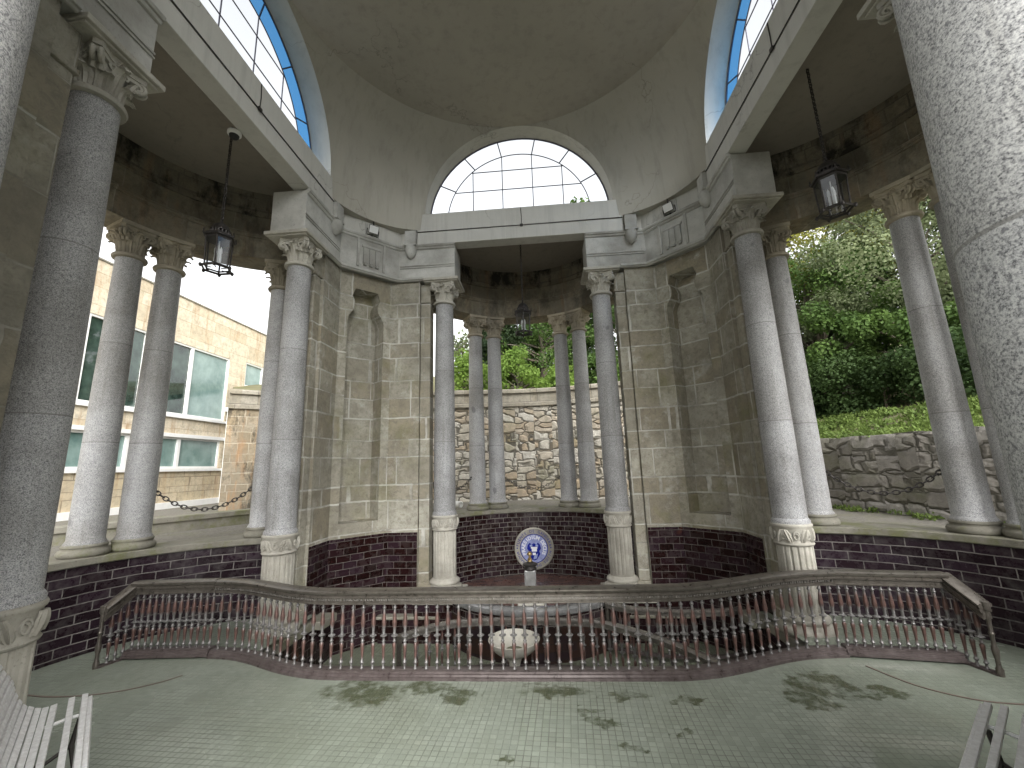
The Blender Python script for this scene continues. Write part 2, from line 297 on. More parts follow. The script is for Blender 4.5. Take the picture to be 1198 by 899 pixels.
# ------------------------------------------------------------------ mesh builder
class MB:
    def __init__(s): s.v = []; s.f = []; s.M = Matrix.Identity(4)
    def add(s, vs, fs):
        o = len(s.v); s.v += [tuple(s.M @ Vector(p)) for p in vs]; s.f += [tuple(i + o for i in f) for f in fs]; return s
    def box(s, x0, x1, y0, y1, z0, z1):
        return s.prism([(x0, y0), (x1, y0), (x1, y1), (x0, y1)], z0, z1)
    def prism(s, poly, z0, z1):
        n = len(poly); vs = [(x, y, z0) for x, y in poly] + [(x, y, z1) for x, y in poly]
        return s.add(vs, [tuple(range(n))[::-1], tuple(range(n, 2 * n))] + [(i, (i + 1) % n, n + (i + 1) % n, n + i) for i in range(n)])
    def lathe(s, prof, n=24, c=(0, 0), a0=0., a1=2 * PI, cap=True, fr=None):
        full = abs(a1 - a0 - 2 * PI) < 1e-6; k = n if full else n + 1; vs = []
        for r, z in prof:
            for i in range(k):
                a = a0 + (a1 - a0) * i / n; q = r if fr is None else fr(r, z, a); vs.append((c[0] + q * cos(a), c[1] + q * sin(a), z))
        fs = []
        for j in range(len(prof) - 1):
            for i in range(n):
                i2 = (i + 1) % k; fs.append((j * k + i, j * k + i2, (j + 1) * k + i2, (j + 1) * k + i))
        if cap and full:
            if prof[0][0] > 1e-4: fs.append(tuple(range(k))[::-1])
            if prof[-1][0] > 1e-4: fs.append(tuple(range((len(prof) - 1) * k, len(prof) * k)))
        return s.add(vs, fs)
    def tube(s, path, r, n=6, closed=False):
        P = [Vector(p) for p in path]; m = len(P); vs = []; fs = []; up = None
        for i, p in enumerate(P):
            a = P[(i - 1) % m] if (i or closed) else P[0]; b = P[(i + 1) % m] if (i < m - 1 or closed) else P[-1]
            t = (b - a); t = t.normalized() if t.length > 1e-9 else Vector((0, 0, 1))
            if up is None: up = Vector((0, 0, 1)) if abs(t.z) < .9 else Vector((1, 0, 0))
            x = t.cross(up); x = x.normalized() if x.length > 1e-6 else t.orthogonal().normalized()
            y = x.cross(t).normalized(); up = y
            rr = r[i] if hasattr(r, '__len__') else r
            vs += [tuple(p + (x * cos(2 * PI * k / n) + y * sin(2 * PI * k / n)) * rr) for k in range(n)]
        for i in range(m if closed else m - 1):
            j = (i + 1) % m; fs += [(i * n + k, i * n + (k + 1) % n, j * n + (k + 1) % n, j * n + k) for k in range(n)]
        if not closed: fs += [tuple(range(n))[::-1], tuple(range((m - 1) * n, m * n))]
        return s.add(vs, fs)
    def sweep(s, path, prof, closed_prof=True):
        # profile points (sideways, up); sideways is to the right of the direction of travel, mitred
        P = [Vector(p) for p in path]; m = len(P); n = len(prof); vs = []; fs = []
        for i, p in enumerate(P):
            d1 = (P[i] - P[i - 1]) if i else (P[1] - P[0]); d2 = (P[i + 1] - P[i]) if i < m - 1 else d1
            d1 = Vector((d1.x, d1.y, 0)).normalized(); d2 = Vector((d2.x, d2.y, 0)).normalized()
            t = (d1 + d2).normalized(); k = 1 / max(.3, t.dot(d1)); sd = Vector((t.y, -t.x, 0)) * k
            vs += [tuple(p + sd * u + Vector((0, 0, w))) for u, w in prof]
        e = n if closed_prof else n - 1
        for i in range(m - 1): fs += [(i * n + k, i * n + (k + 1) % n, (i + 1) * n + (k + 1) % n, (i + 1) * n + k) for k in range(e)]
        if closed_prof: fs += [tuple(range(n))[::-1], tuple(range((m - 1) * n, m * n))]
        return s.add(vs, fs)
    def ring(s, r0, r1, z0, z1, a0, a1, n=40, c=(0, 0)):
        prof = [(r0, z0), (r1, z0), (r1, z1), (r0, z1), (r0, z0)]; k = n + 1
        vs = [(c[0] + r * cos(a0 + (a1 - a0) * i / n), c[1] + r * sin(a0 + (a1 - a0) * i / n), z) for r, z in prof[:4] for i in range(k)]
        fs = [(j * k + i, j * k + i + 1, ((j + 1) % 4) * k + i + 1, ((j + 1) % 4) * k + i) for j in range(4) for i in range(n)]
        fs += [(0, k, 2 * k, 3 * k), (n, 3 * k + n, 2 * k + n, k + n)]
        return s.add(vs, fs)
    def build(s, name, mat, parent=None, uv='box', smooth=35, bevel=0, weld=False):
        me = bpy.data.meshes.new(name); me.from_pydata(s.v, [], s.f); me.update()
        bm = bmesh.new(); bm.from_mesh(me)
        if weld: bmesh.ops.remove_doubles(bm, verts=bm.verts, dist=1e-5)
        bmesh.ops.recalc_face_normals(bm, faces=bm.faces); bm.to_mesh(me); bm.free()
        set_uv(me, uv)
        if smooth: me.polygons.foreach_set('use_smooth', [True] * len(me.polygons)); me.set_sharp_from_angle(angle=R_(smooth))
        me.materials.append(mat); o = bpy.data.objects.new(name, me); COL.objects.link(o)
        if parent: o.parent = parent
        if bevel:
            b = o.modifiers.new('b', 'BEVEL'); b.width = bevel; b.segments = 2; b.limit_method = 'ANGLE'; b.angle_limit = R_(40)
        return o

def set_uv(me, uv):
    L = me.uv_layers.new(name='UVMap').data
    for p in me.polygons:
        n = p.normal
        for li in p.loop_indices:
            c = me.vertices[me.loops[li].vertex_index].co
            if abs(n.z) > .75: w = (c.x, c.y)
            elif uv == 'box':
                t = Vector((-n.y, n.x)); t = t.normalized() if t.length > 1e-6 else Vector((1, 0)); w = (t.x * c.x + t.y * c.y, c.z)
            else:
                dx, dy = c.x - uv[1], c.y - uv[2]; ctr = p.center; a0 = math.atan2(ctr.y - uv[2], ctr.x - uv[1]); a = math.atan2(dy, dx)
                while a - a0 > PI: a -= 2 * PI
                while a - a0 < -PI: a += 2 * PI
                w = (a * uv[3], c.z)
            L[li].uv = w

def tag(o, label=None, cat=None, group=None, kind=None):
    for k, v in (('label', label), ('category', cat), ('group', group), ('kind', kind)):
        if v: o[k] = v
    return o
def empty(name, loc=(0, 0, 0), rz=0, **kw):
    o = bpy.data.objects.new(name, None); COL.objects.link(o); o.location = loc; o.rotation_euler = (0, 0, rz); o.empty_display_size = .2
    return tag(o, **kw)
def copy_tree(o, parent=None, loc=None, rz=None):
    c = o.copy(); COL.objects.link(c); c.parent = parent
    if loc is not None: c.location = loc
    if rz is not None: c.rotation_euler = (0, 0, rz)
    for ch in list(o.children): copy_tree(ch, c)
    return c

# ------------------------------------------------------------------ plan constants (metres)
H, W = 3.0, 1.35          # opening plane, half distance of the columns of an opening
FZ = .05                  # upper floor
PZ = -.62                 # sunken floor
RA = 2.0                  # radius of the ring of apse columns
GZ = .95                  # ground outside
ROT = lambda k: Matrix.Rotation(k * PI / 2, 4, 'Z')

pav = empty('pavilion', (0, 0, 0), label='domed granite and sandstone spring pavilion with columned apses and half-round windows', cat='pavilion')

# ------------------------------------------------------------------ columns
def leaf(mb, ang, r0, z0, h, w, curl, lobes=4, tilt=0., flat=0.):
    nu, nv = 6, 9; vs = []; fs = []; ca, sa = cos(ang), sin(ang)
    for j in range(nv + 1):
        t = j / nv
        if t < .75: zz = z0 + h * t / .75 * .95; out = .012 + curl * .35 * t * t
        else:
            q = (t - .75) / .25; zz = z0 + h * (.95 + .07 * sin(q * PI * .8) - .10 * q * q); out = .012 + curl * (.2 + .8 * sin(q * PI * .5))
        if flat: out = .012 + flat * sin(PI * min(1, t * 1.05))
        wd = w * (.62 + .38 * sin(PI * min(1, t * 1.15))) * (1 - .35 * max(0, t - .75) / .25) * (1 + .2 * abs(sin(lobes * PI * t)) - .14)
        for i in range(nu + 1):
            u = i / nu * 2 - 1; rr = r0(zz) if callable(r0) else r0
            rad = rr + out - .016 * abs(u) ** 1.5 + .010 * math.cos(u * PI * 2.5) * (1 - t * .5)
            tt = u * wd + tilt * (zz - z0)
            vs.append((ca * rad - sa * tt, sa * rad + ca * tt, zz))
    for j in range(nv):
        for i in range(nu): a = j * (nu + 1) + i; fs.append((a, a + 1, a + nu + 2, a + nu + 1))
    mb.add(vs, fs)

def capital(mb, rt, z0, z1, half):
    h = z1 - z0
    bell = lambda z: rt * .86 + (.36 * rt) * max(0, min(1, (z - z0) / h)) ** 2.2
    mb.lathe([(rt + .004, z0 - .03), (rt + .034, z0 - .022), (rt + .042, z0), (rt + .034, z0 + .018), (rt + .006, z0 + .026)] + [(bell(z0 + h * k / 8), z0 + h * k / 8) for k in range(1, 9)], 32)
    for k in range(8): leaf(mb, k * PI / 4 + PI / 8, bell, z0 + .02, h * .43, .054 * rt / .15, .085)
    for k in range(8): leaf(mb, k * PI / 4, bell, z0 + .03, h * .70, .055 * rt / .15, .095)
    # concave abacus
    pts = []
    for q in range(4):
        a = q * PI / 2 + PI / 4; L = half * 1.35
        for d in (-.1, .1): pts.append((L * cos(a + d), L * sin(a + d)))
        for t in (.25, .5, .75):
            aa = a + PI / 2 * t; rr = half * (1.0 / max(abs(cos(aa)), abs(sin(aa)))) * .97 - half * .17 * sin(PI * t); pts.append((rr * cos(aa), rr * sin(aa)))
    mb.prism(pts, z1 - .045, z1 - .001); mb.prism([(x * .93, y * .93) for x, y in pts], z1 - .075, z1 - .045)
    for q in range(4):
        a = q * PI / 2 + PI / 4; d = Vector((cos(a), sin(a), 0)); sd = Vector((-sin(a), cos(a), 0))
        for off in (-.022, .022):
            path = []; rad = []
            for i in range(30):
                t = i / 29
                if t < .35: k = t / .35; p = d * (rt * 1.12 + (half * 1.12 - rt * 1.12) * k ** 1.3) + Vector((0, 0, z0 + h * (.5 + .36 * k)))
                else:
                    k = (t - .35) / .65; th = PI / 2 - k * PI * 3.2; r = .048 * (1 - .75 * k); cc = d * (half * 1.12) + Vector((0, 0, z0 + h * .86 - .048))
                    p = cc + (d * cos(th) + Vector((0, 0, sin(th)))) * r
                path.append(p + sd * off); rad.append(.021 * (1 - .45 * t))
            mb.tube(path, rad, 6)
        a2 = q * PI / 2; d2 = Vector((cos(a2), sin(a2), 0)); s2 = Vector((-sin(a2), cos(a2), 0))
        for sg in (-1, 1):  # inner scrolls
            path = []
            for i in range(16):
                t = i / 15; th = PI * .5 + t * PI * 2.2; r = .034 * (1 - .7 * t); path.append(d2 * (half * .80) + s2 * sg * (.05 + r * cos(th)) + Vector((0, 0, z0 + h * .76 + r * sin(th))))
            mb.tube(path, .011, 5)
        c = d2 * (half * .88)   # rosette
        for k in range(6):
            a3 = k * PI / 3; q3 = c + s2 * .026 * cos(a3) + Vector((0, 0, z1 - .045 + .026 * sin(a3)))
            mb.add([tuple(q3 + d2 * .022), tuple(q3 + s2 * .017), tuple(q3 + Vector((0, 0, .017))), tuple(q3 - s2 * .017), tuple(q3 - Vector((0, 0, .017)))], [(0, 1, 2), (0, 2, 3), (0, 3, 4), (0, 4, 1)])

def make_main_column():
    zs, za = 1.13, 4.65
    b = MB(); prof = [(.19, zs), (.192, zs + .03), (.176, zs + .055)] + [(.171 - .021 * (max(0, t - .2) / .8) ** 1.4, zs + .06 + (za - zs - .08) * t) for t in [k / 12 for k in range(13)]]
    b.lathe(prof, 48); shaft = b.build('column', M['granite'], pav, smooth=40)
    b = MB(); capital(b, .150, za, 5.0, .2); b.build('capital', M['carved'], shaft, smooth=50)
    b = MB(); b.lathe([(.178, .90), (.192, .908), (.198, .922), (.186, .937), (.186, 1.085), (.20, 1.10), (.205, 1.118), (.198, 1.132), (.19, 1.134)], 48)
    for k in range(10):
        leaf(b, k * PI / 5, .183, .945, .135, .042, .02, 3, .35 * (-1) ** k, .016)
        path = [(cos(k * PI / 5 + PI / 10 + .16 * cos(t) * (1 - t / 14)) * .196, sin(k * PI / 5 + PI / 10 + .16 * cos(t) * (1 - t / 14)) * .196, 1.01 + .05 * sin(t) * (1 - t / 14)) for t in [j * .55 for j in range(16)]]
        b.tube(path, .009, 5)
    b.build('carved_collar', M['carved'], shaft, smooth=50)
    b = MB(); nf = 18
    b.lathe([(.172, .20), (.178, .24), (.178, .90)], nf * 8, fr=lambda r, z, a: r - (.016 * max(0., cos(a * nf)) ** .6 if .22 < z < .89 or z == .90 else 0))
    b.lathe([(.179, .245), (.179, .2)], 48, cap=False)
    b.build('fluted_pedestal', M['carved'], shaft, smooth=60)
    b = MB(); b.lathe([(.25, 0.0), (.272, .02), (.278, .05), (.268, .085), (.244, .10), (.222, .108), (.215, .125), (.226, .138), (.236, .155), (.228, .178), (.205, .19), (.195, .202), (.178, .215)], 48)
    b.build('base', M['carved'], shaft, smooth=50)
    return shaft
proto = make_main_column(); first = True
for k in range(4):
    for x, y in ((-W, H), (W, H)):
        p = ROT(k) @ Vector((x, y, 0)); z = .075 if k == 0 else (0 if (k in (1, 3) and p.y > 0) else .05)
        if first: proto.location = (p.x, p.y, 0); first = False
        else:
            c = copy_tree(proto, pav, (p.x, p.y, 0), k * PI / 2)
            if k == 2: c.scale = (1.13, 1.13, 1)

def make_apse_column():
    z0, za = 1.03, 4.59; b = MB()
    b.lathe([(.182, z0 + .125), (.18, z0 + .14), (.166, z0 + .165)] + [(.162 - .026 * (max(0, t - .15) / .85) ** 1.3, z0 + .17 + (za - z0 - .19) * t) for t in [k / 12 for k in range(13)]], 40)
    sh = b.build('apse_column', M['granite_d'], pav, smooth=40)
    b = MB(); capital(b, .137, za, 4.955, .185); b.prism([(-.2, -.2), (.2, -.2), (.2, .2), (-.2, .2)], 4.953, 5.0); b.build('capital', M['carved_apse'], sh, smooth=50)
    b = MB(); b.lathe([(.205, z0), (.222, z0 + .02), (.224, z0 + .045), (.212, z0 + .07), (.192, z0 + .078), (.188, z0 + .092), (.197, z0 + .1), (.2, z0 + .112), (.19, z0 + .126), (.18, z0 + .13)], 40)
    b.build('base', M['mossy'], sh, smooth=50)
    return sh
ap = make_apse_column(); first = True
for k in (0, 1, 3):
    for a in (-72, -33, -21, 21, 33, 72):
        p = ROT(k) @ Vector((RA * sin(R_(a)), H + RA * cos(R_(a)), 0)); rz = k * PI / 2 - R_(a)
        if first: ap.location = p; ap.rotation_euler = (0, 0, rz); first = False
        else: copy_tree(ap, pav, p, rz)

# ------------------------------------------------------------------ corner piers, entablature
S2 = 2 ** -.5
def outline_slab(mb, Mx, outer, hole, depth, inset):
    pts = [Vector((x, y, 0)) for x, y in outer]; hp = [Vector((x, y, 0)) for x, y in hole]
    tris = tessellate_polygon([pts, hp]); al = outer + hole; old = mb.M; mb.M = Mx
    mb.add([(x, 0, z) for x, z in al], [tuple(t) for t in tris])
    n = len(hole); cx = sum(p[0] for p in hole) / n
    mb.add([(x, 0, z) for x, z in hole] + [(cx + (x - cx) * (1 - inset), -depth, z - (.02 if z > 3 else -.01)) for x, z in hole], [(i, (i + 1) % n, n + (i + 1) % n, n + i) for i in range(n)] + [tuple(range(n, 2 * n))])
    mb.M = old

for k in range(4):
    # built for the +x +y corner, then turned
    b = MB(); b.M = ROT(k); zb = PZ if k in (0, 1) else FZ - .02
    b.prism([(1.745, 2.86), (2.25, 2.86), (2.25 + .23, 2.86 + .23), (2.86 + .23, 2.25 + .23), (2.86, 2.25), (2.86, 1.745), (3.1, 1.75), (3.32, 2.1), (3.25, 2.7), (2.7, 3.25), (2.1, 3.32), (1.75, 3.1)], zb, 5.06)
    Mx = ROT(k) @ Matrix(((S2, -S2, 0, 3.6133 * S2), (-S2, -S2, 0, 3.6133 * S2), (0, 0, 1, 0), (0, 0, 0, 1)))
    hw = .431; hole = [(-.3, 1.1), (.3, 1.1), (.3, 4.26), (.285, 4.32), (.2, 4.45), (.185, 4.54), (.2, 4.60), (.235, 4.66), (.19, 4.80), (-.19, 4.80), (-.235, 4.66), (-.2, 4.60), (-.185, 4.54), (-.2, 4.45), (-.285, 4.32), (-.3, 4.26)]
    outline_slab(b, Mx, [(-hw, zb), (hw, zb), (hw, 5.06), (-hw, 5.06)], hole, .27, .10)
    pier = b.build('pier', M['ashlar' if k in (0, 1) else 'ashlar_near'], pav, smooth=0)
    for f in (0, 1):     # antae beside the columns
        b = MB(); b.M = ROT(k)
        sw = (lambda p: p) if f == 0 else (lambda p: [(y, x) for x, y in p])
        b.prism(sw([(1.575, 2.90), (1.74, 2.90), (1.74, 3.12), (1.575, 3.12)]), zb, 4.66)
        b.prism(sw([(1.555, 2.875), (1.74, 2.875), (1.74, 3.13), (1.555, 3.13)]), 4.66, 4.70); b.prism(sw([(1.57, 2.895), (1.74, 2.895), (1.74, 3.125), (1.57, 3.125)]), 4.70, 5.0)
        b.prism(sw([(1.54, 2.87), (1.74, 2.87), (1.74, 3.13), (1.54, 3.13)]), zb, FZ + .10)
        b.build('anta', M['ashlar' if k in (0, 1) else 'ashlar_near'], pier, smooth=0, bevel=.008)
    if k in (0, 1):
        b = MB(); b.M = ROT(k); b.prism([(1.748, 2.845), (2.244, 2.845), (2.845, 2.244), (2.845, 1.748), (2.855, 1.748), (2.855, 2.249), (2.249, 2.855), (1.748, 2.855)], PZ, .895)
        b.build('brick_dado', M['brick_p'], pier, smooth=0)
    # entablature
    b = MB(); b.M = ROT(k)
    e = [(1.13, 2.83), (2.12, 2.83), (2.83, 2.12), (2.83, 1.13), (3.32, 1.13), (3.32, 1.66), (3.1, 2.6), (2.6, 3.1), (1.66, 3.32), (1.13, 3.32)]
    b.prism(e, 5.07, 5.70); ent = b.build('entablature', M['entab'], pav, smooth=0, bevel=.008)
    b = MB(); b.M = ROT(k)
    for pth, prf in (([(1.68, 2.83), (2.12, 2.83), (2.83, 2.12), (2.83, 1.68)], [(0, 5.04), (.02, 5.045), (.03, 5.062), (.05, 5.066), (.05, 5.105), (.022, 5.108), (0, 5.112)]),
                     ([(1.125, 2.83), (2.12, 2.83), (2.83, 2.12), (2.83, 1.125)], [(0, 5.63), (.022, 5.64), (.03, 5.655), (.03, 5.668), (.05, 5.672), (.062, 5.70), (.055, 5.715), (0, 5.715)])):
        b.sweep([(x, y, 0) for x, y in pth], prf)
    for fl in (0, 1):
        sw = (lambda p: p) if fl == 0 else (lambda p: [(y, x) for x, y in p])
        for zz in (5.285, 5.325): b.prism(sw([(1.128, 2.815), (2.10, 2.815), (2.10, 2.831), (1.128, 2.831)]), zz, zz + .02)
    b.build('cornice', M['entab'], ent, smooth=0, bevel=.004)
    for fl in (0, 1):
        sw = (lambda p: p) if fl == 0 else (lambda p: [(y, x) for x, y in p])
        b = MB(); b.M = ROT(k); b.prism(sw([(1.06, 2.75), (1.67, 2.75), (1.67, 3.36), (1.06, 3.36)]), 5.02, 5.069); b.prism(sw([(1.09, 2.78), (1.66, 2.78), (1.66, 3.33), (1.09, 3.33)]), 5.0, 5.02)
        b.build('abacus_slab', M['carved'], ent, smooth=0, bevel=.006)
        b = MB(); b.M = ROT(k)
        b.prism(sw([(1.80, 2.74), (2.0, 2.74), (2.0, 2.86), (1.80, 2.86)]), 5.72, 5.97); b.prism(sw([(1.785, 2.725), (2.015, 2.725), (2.015, 2.86), (1.785, 2.86)]), 5.69, 5.72)
        c = (1.9, 2.80) if fl == 0 else (2.80, 1.9)
        b.lathe([(.006, 5.455), (.03, 5.47), (.062, 5.50), (.088, 5.55), (.097, 5.60), (.092, 5.69)], 20, c)
        b.build('console', M['entab'], ent, smooth=40, bevel=.005)
    b = MB(); b.M = ROT(k) @ Matrix(((S2, -S2, 0, 3.5 * S2), (-S2, -S2, 0, 3.5 * S2), (0, 0, 1, 0), (0, 0, 0, 1)))
    b.box(-.24, -.2, -.002, .025, 5.14, 5.64); b.box(.2, .24, -.002, .025, 5.14, 5.64)
    b.box(-.16, .16, -.002, .028, 5.50, 5.545); b.box(-.14, .14, -.002, .014, 5.20, 5.50)
    for x in (-.1, 0, .1): b.box(x - .036, x + .036, -.002, .034, 5.22, 5.49); b.prism([(x - .03, -.002), (x + .03, -.002), (x + .02, .04), (x - .02, .04)], 5.175, 5.215)
    b.box(-.12, -.085, -.002, .02, 5.74, 5.96); b.box(.085, .12, -.002, .02, 5.74, 5.96)
    b.build('triglyph', M['entab'], ent, smooth=0, bevel=.004)
    b = MB(); b.M = ROT(k); b.prism([(1.66, 2.86), (2.10, 2.86), (2.86, 2.10), (2.86, 1.66), (3.3, 1.66), (3.1, 2.6), (2.6, 3.1), (1.66, 3.3)], 5.7, 6.0); b.build('attic_course', M['beam'], ent, smooth=0)

# ------------------------------------------------------------------ beams, lunettes, pendentives, dome
YB = 2.80; RL = 1.65; ZL = 6.30
for k in range(4):
    b = MB(); b.M = ROT(k)
    b.box(-1.79, 1.79, YB, 3.04, 5.718, 5.945); b.box(-1.79, 1.79, YB + .012, 3.04, 5.945, 5.962); b.box(-1.79, 1.79, YB - .008, 3.125, 5.962, ZL)
    bm_ = b.build('lintel_beam', M['beam'], pav, smooth=0, bevel=.006)
    b = MB(); b.M = ROT(k)
    b.tube([(-1.78, YB - .006, 5.958), (-.6, YB - .008, 5.955), (.1, YB - .008, 5.95), (1.0, YB - .008, 5.957), (1.78, YB - .006, 5.958)], .007, 5)
    b.tube([(.05, YB - .014, 6.28), (.06, YB - .016, 6.1), (.055, YB - .014, 5.95)], .006, 5); b.box(.03, .08, YB - .03, YB - .01, 5.925, 5.965)
    b.build('cable', M['iron'], bm_)
    # window reveal (arched soffit) and frame
    b = MB(); b.M = ROT(k); n = 40; vs = []
    for i in range(n + 1):
        a = PI * i / n
        vs += [(RL * cos(a), YB - .002, ZL + RL * sin(a)), (RL * cos(a), 3.115, ZL + RL * sin(a)), ((RL + .25) * cos(a), 3.115, ZL + (RL + .25) * sin(a))]
    b.add(vs, [(3 * i + q, 3 * i + 3 + q, 3 * i + 4 + q, 3 * i + 1 + q) for i in range(n) for q in (0, 1)])
    b.build('window_reveal', M['beam'], pav, smooth=40)
    fr = MB(); fr.M = ROT(k); yw = 3.10
    P3 = lambda x, z: (x, yw, ZL + z)
    RI = 1.31; RO = RL - .012
    fr.tube([P3(RO * cos(PI * i / 40), RO * sin(PI * i / 40)) for i in range(41)], .013, 6)
    fr.tube([P3(RI * cos(PI * i / 40), RI * sin(PI * i / 40)) for i in range(41)], .0088, 6); fr.tube([P3(-RO, .012), P3(RO, .012)], .012, 6)
    fr.tube([P3(-RO * .994, .165), P3(RO * .994, .165)], .010, 6)
    for x in (-.83, -.28, .28, .83): fr.tube([P3(x, 0), P3(x, math.sqrt(RI * RI - x * x))], .0088, 6)
    for z, xm in ((.59, math.sqrt(RI ** 2 - .59 ** 2)), (.985, .85)): fr.tube([P3(-xm, z), P3(xm, z)], .0088, 6)
    SP = (-62, -37, -12.5, 12.5, 37, 62)
    for a in SP: fr.tube([P3(RI * sin(R_(a)), RI * cos(R_(a))), P3(RO * sin(R_(a)), RO * cos(R_(a)))], .011, 6)
    win = fr.build('lunette_window', M['iron_w'], pav)
    b = MB(); b.M = ROT(k); b.add([P3(RI * cos(PI * i / 40), RI * sin(PI * i / 40)) for i in range(41)], [tuple(range(41))]); b.build('clear_pane', M['clear'], win, smooth=0)
    edges = [-90] + list(SP) + [90]
    for a0, a1 in zip(edges, edges[1:]):
        b = MB(); b.M = ROT(k); m = 8; vs = []
        for i in range(m + 1):
            a = R_(a0 + (a1 - a0) * i / m); vs += [P3(RI * sin(a), RI * cos(a)), P3(RO * sin(a), RO * cos(a))]
        b.add(vs, [(2 * i, 2 * i + 1, 2 * i + 3, 2 * i + 2) for i in range(m)]); b.build('blue_pane', M['blue'] if k in (1, 3) else M['clear'], win, smooth=0)
    # pendentive in the +x +y corner
    b = MB(); b.M = ROT(k); nz, nt = 34, 24; vs = []
    zs = [5.99, 6.15] + [ZL + RL * sin(PI / 2 * i / (nz - 2)) for i in range(nz - 1)]
    for z in zs:
        a = math.sqrt(max(0, RL ** 2 - max(0, z - ZL) ** 2)); Rr = math.hypot(a, YB); th0 = math.atan2(a, YB); q = max(0, min(1, (z - 5.99) / 1.96))
        for j in range(nt + 1):
            th = th0 + (PI / 2 - 2 * th0) * j / nt; r = Rr + .17 * (1 - q) ** 1.2 * sin(PI * j / nt) ** .8
            vs.append((r * sin(th), r * cos(th), z))
    fs = [(i * (nt + 1) + j, i * (nt + 1) + j + 1, (i + 1) * (nt + 1) + j + 1, (i + 1) * (nt + 1) + j) for i in range(len(zs) - 1) for j in range(nt)]
    # soffit under the overhang
    o = len(vs); vs += [(2.7 * sin(math.atan2(RL, YB) + (PI / 2 - 2 * math.atan2(RL, YB)) * j / nt) * 1.5, 2.7 * cos(math.atan2(RL, YB) + (PI / 2 - 2 * math.atan2(RL, YB)) * j / nt) * 1.5, 5.99) for j in range(nt + 1)]
    fs += [(j, j + 1, o + j + 1, o + j) for j in range(nt)]
    b.add(vs, fs); pd = b.build('pendentive', M['plaster'], pav, smooth=50, weld=True)
b = MB(); zr = ZL + RL
b.lathe([(2.80, zr - .001), (2.803, zr + .004), (2.797, zr + .006)] + [(math.sqrt(10.5625 - (z - ZL) ** 2), z) for z in [zr + .02 + 1.56 * (k / 24) for k in range(1, 24)]] + [(.01, ZL + 3.25)], 96)
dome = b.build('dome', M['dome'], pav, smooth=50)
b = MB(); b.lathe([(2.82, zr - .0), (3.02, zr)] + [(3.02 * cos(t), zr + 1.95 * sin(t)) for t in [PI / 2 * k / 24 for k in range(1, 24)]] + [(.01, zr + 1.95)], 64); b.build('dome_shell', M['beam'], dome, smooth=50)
a = math.atan2(1.929, 1.976)
b = MB(); b.tube([(math.sqrt(10.5 - (z - ZL) ** 2) * cos(a - .07 * sin(k * .2)), math.sqrt(10.5 - (z - ZL) ** 2) * sin(a - .07 * sin(k * .2)), z) for k, z in [(k, zr + .03 + 1.5 * k / 30) for k in range(30)]], .010, 5); b.build('hanging_cable', M['black'], dome)

# ------------------------------------------------------------------ apses
A0, A1 = R_(4), R_(176)
for k in (0, 1, 3):
    cx, cy = (ROT(k) @ Vector((0, H, 0))).xy; UVC = ('cyl', cx, cy, 1.8)
    T = Matrix.Translation((cx, cy, 0)) @ ROT(k); zb = -.25 if k == 0 else FZ - .02
    b = MB(); b.M = T; b.ring(1.80, 2.25, zb, GZ, A0, A1, 56); wall = b.build('apse_wall', M['brick_f'] if k == 0 else M['brick_s'], pav, UVC)
    b = MB(); b.M = T; b.ring(1.765, 2.32, GZ, 1.03, R_(1), R_(179), 64); b.build('sill', M['mossy'], wall, UVC, bevel=.012)
    b = MB(); b.M = T; b.ring(1.80, 2.25, 5.0, 5.335, 0, PI, 64); ring = b.build('apse_entablature', M['apse_stone'], pav, UVC)
    b = MB(); b.M = T; b.ring(1.765, 2.29, 5.335, 5.372, 0, PI, 64); b.ring(1.78, 2.27, 5.305, 5.335, 0, PI, 64); b.build('band_moulding', M['apse_stone'], ring, UVC)
    b = MB(); b.M = T; b.ring(1.825, 2.25, 5.372, 5.66, 0, PI, 64); b.build('frieze', M['apse_stone'], ring, UVC)
    b = MB(); b.M = T; b.ring(1.79, 2.3, 5.66, 5.70, 0, PI, 64); b.ring(1.81, 2.3, 5.70, 6.055, 0, PI, 64); b.build('stained_band', M['apse_black'], ring, UVC)
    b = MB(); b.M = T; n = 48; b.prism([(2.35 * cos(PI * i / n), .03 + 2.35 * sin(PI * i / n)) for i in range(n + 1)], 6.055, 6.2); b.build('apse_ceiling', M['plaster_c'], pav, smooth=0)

# platform, plinths and sunken-floor walls
b = MB(); n = 40; ya = H + .46
b.prism([(1.40 * cos(PI + PI * i / n), ya + 1.40 * sin(PI + PI * i / n)) for i in range(n + 1)] + [(1.785 * cos(R_(10) + R_(160) * i / n), H + 1.785 * sin(R_(10) + R_(160) * i / n)) for i in range(n + 1)], PZ, -.20)
plat = b.build('basin_platform', m_brick('rusty_brick', (.042, .021, .015), (.028, .015, .012), (.04, .034, .03), .2, .096, .005, .3, .3), pav, ('cyl', 0, ya, 1.4))
b = MB(); nn = 40; pf = [(1.36 * cos(PI + PI * i / nn), ya + 1.36 * sin(PI + PI * i / nn)) for i in range(nn + 1)] + [(1.78 * cos(R_(12) + R_(156) * i / nn), H + 1.78 * sin(R_(12) + R_(156) * i / nn)) for i in range(nn + 1)]
b.add([(x, y, -.196) for x, y in pf], [tuple(t) for t in tessellate_polygon([[Vector((x, y, 0)) for x, y in pf]])]); b.build('brick_floor', m_brick('red_brick_floor', (.16, .075, .06), (.10, .05, .045), (.15, .125, .11), .17, .08, .006, .2, .3), plat, smooth=0)
b = MB(); b.ring(1.27, 1.40, -.2, -.003, PI + R_(6), 2 * PI - R_(6), 40, (0, ya)); b.build('basin_wall', M['brick_f'], plat, ('cyl', 0, ya, 1.4))
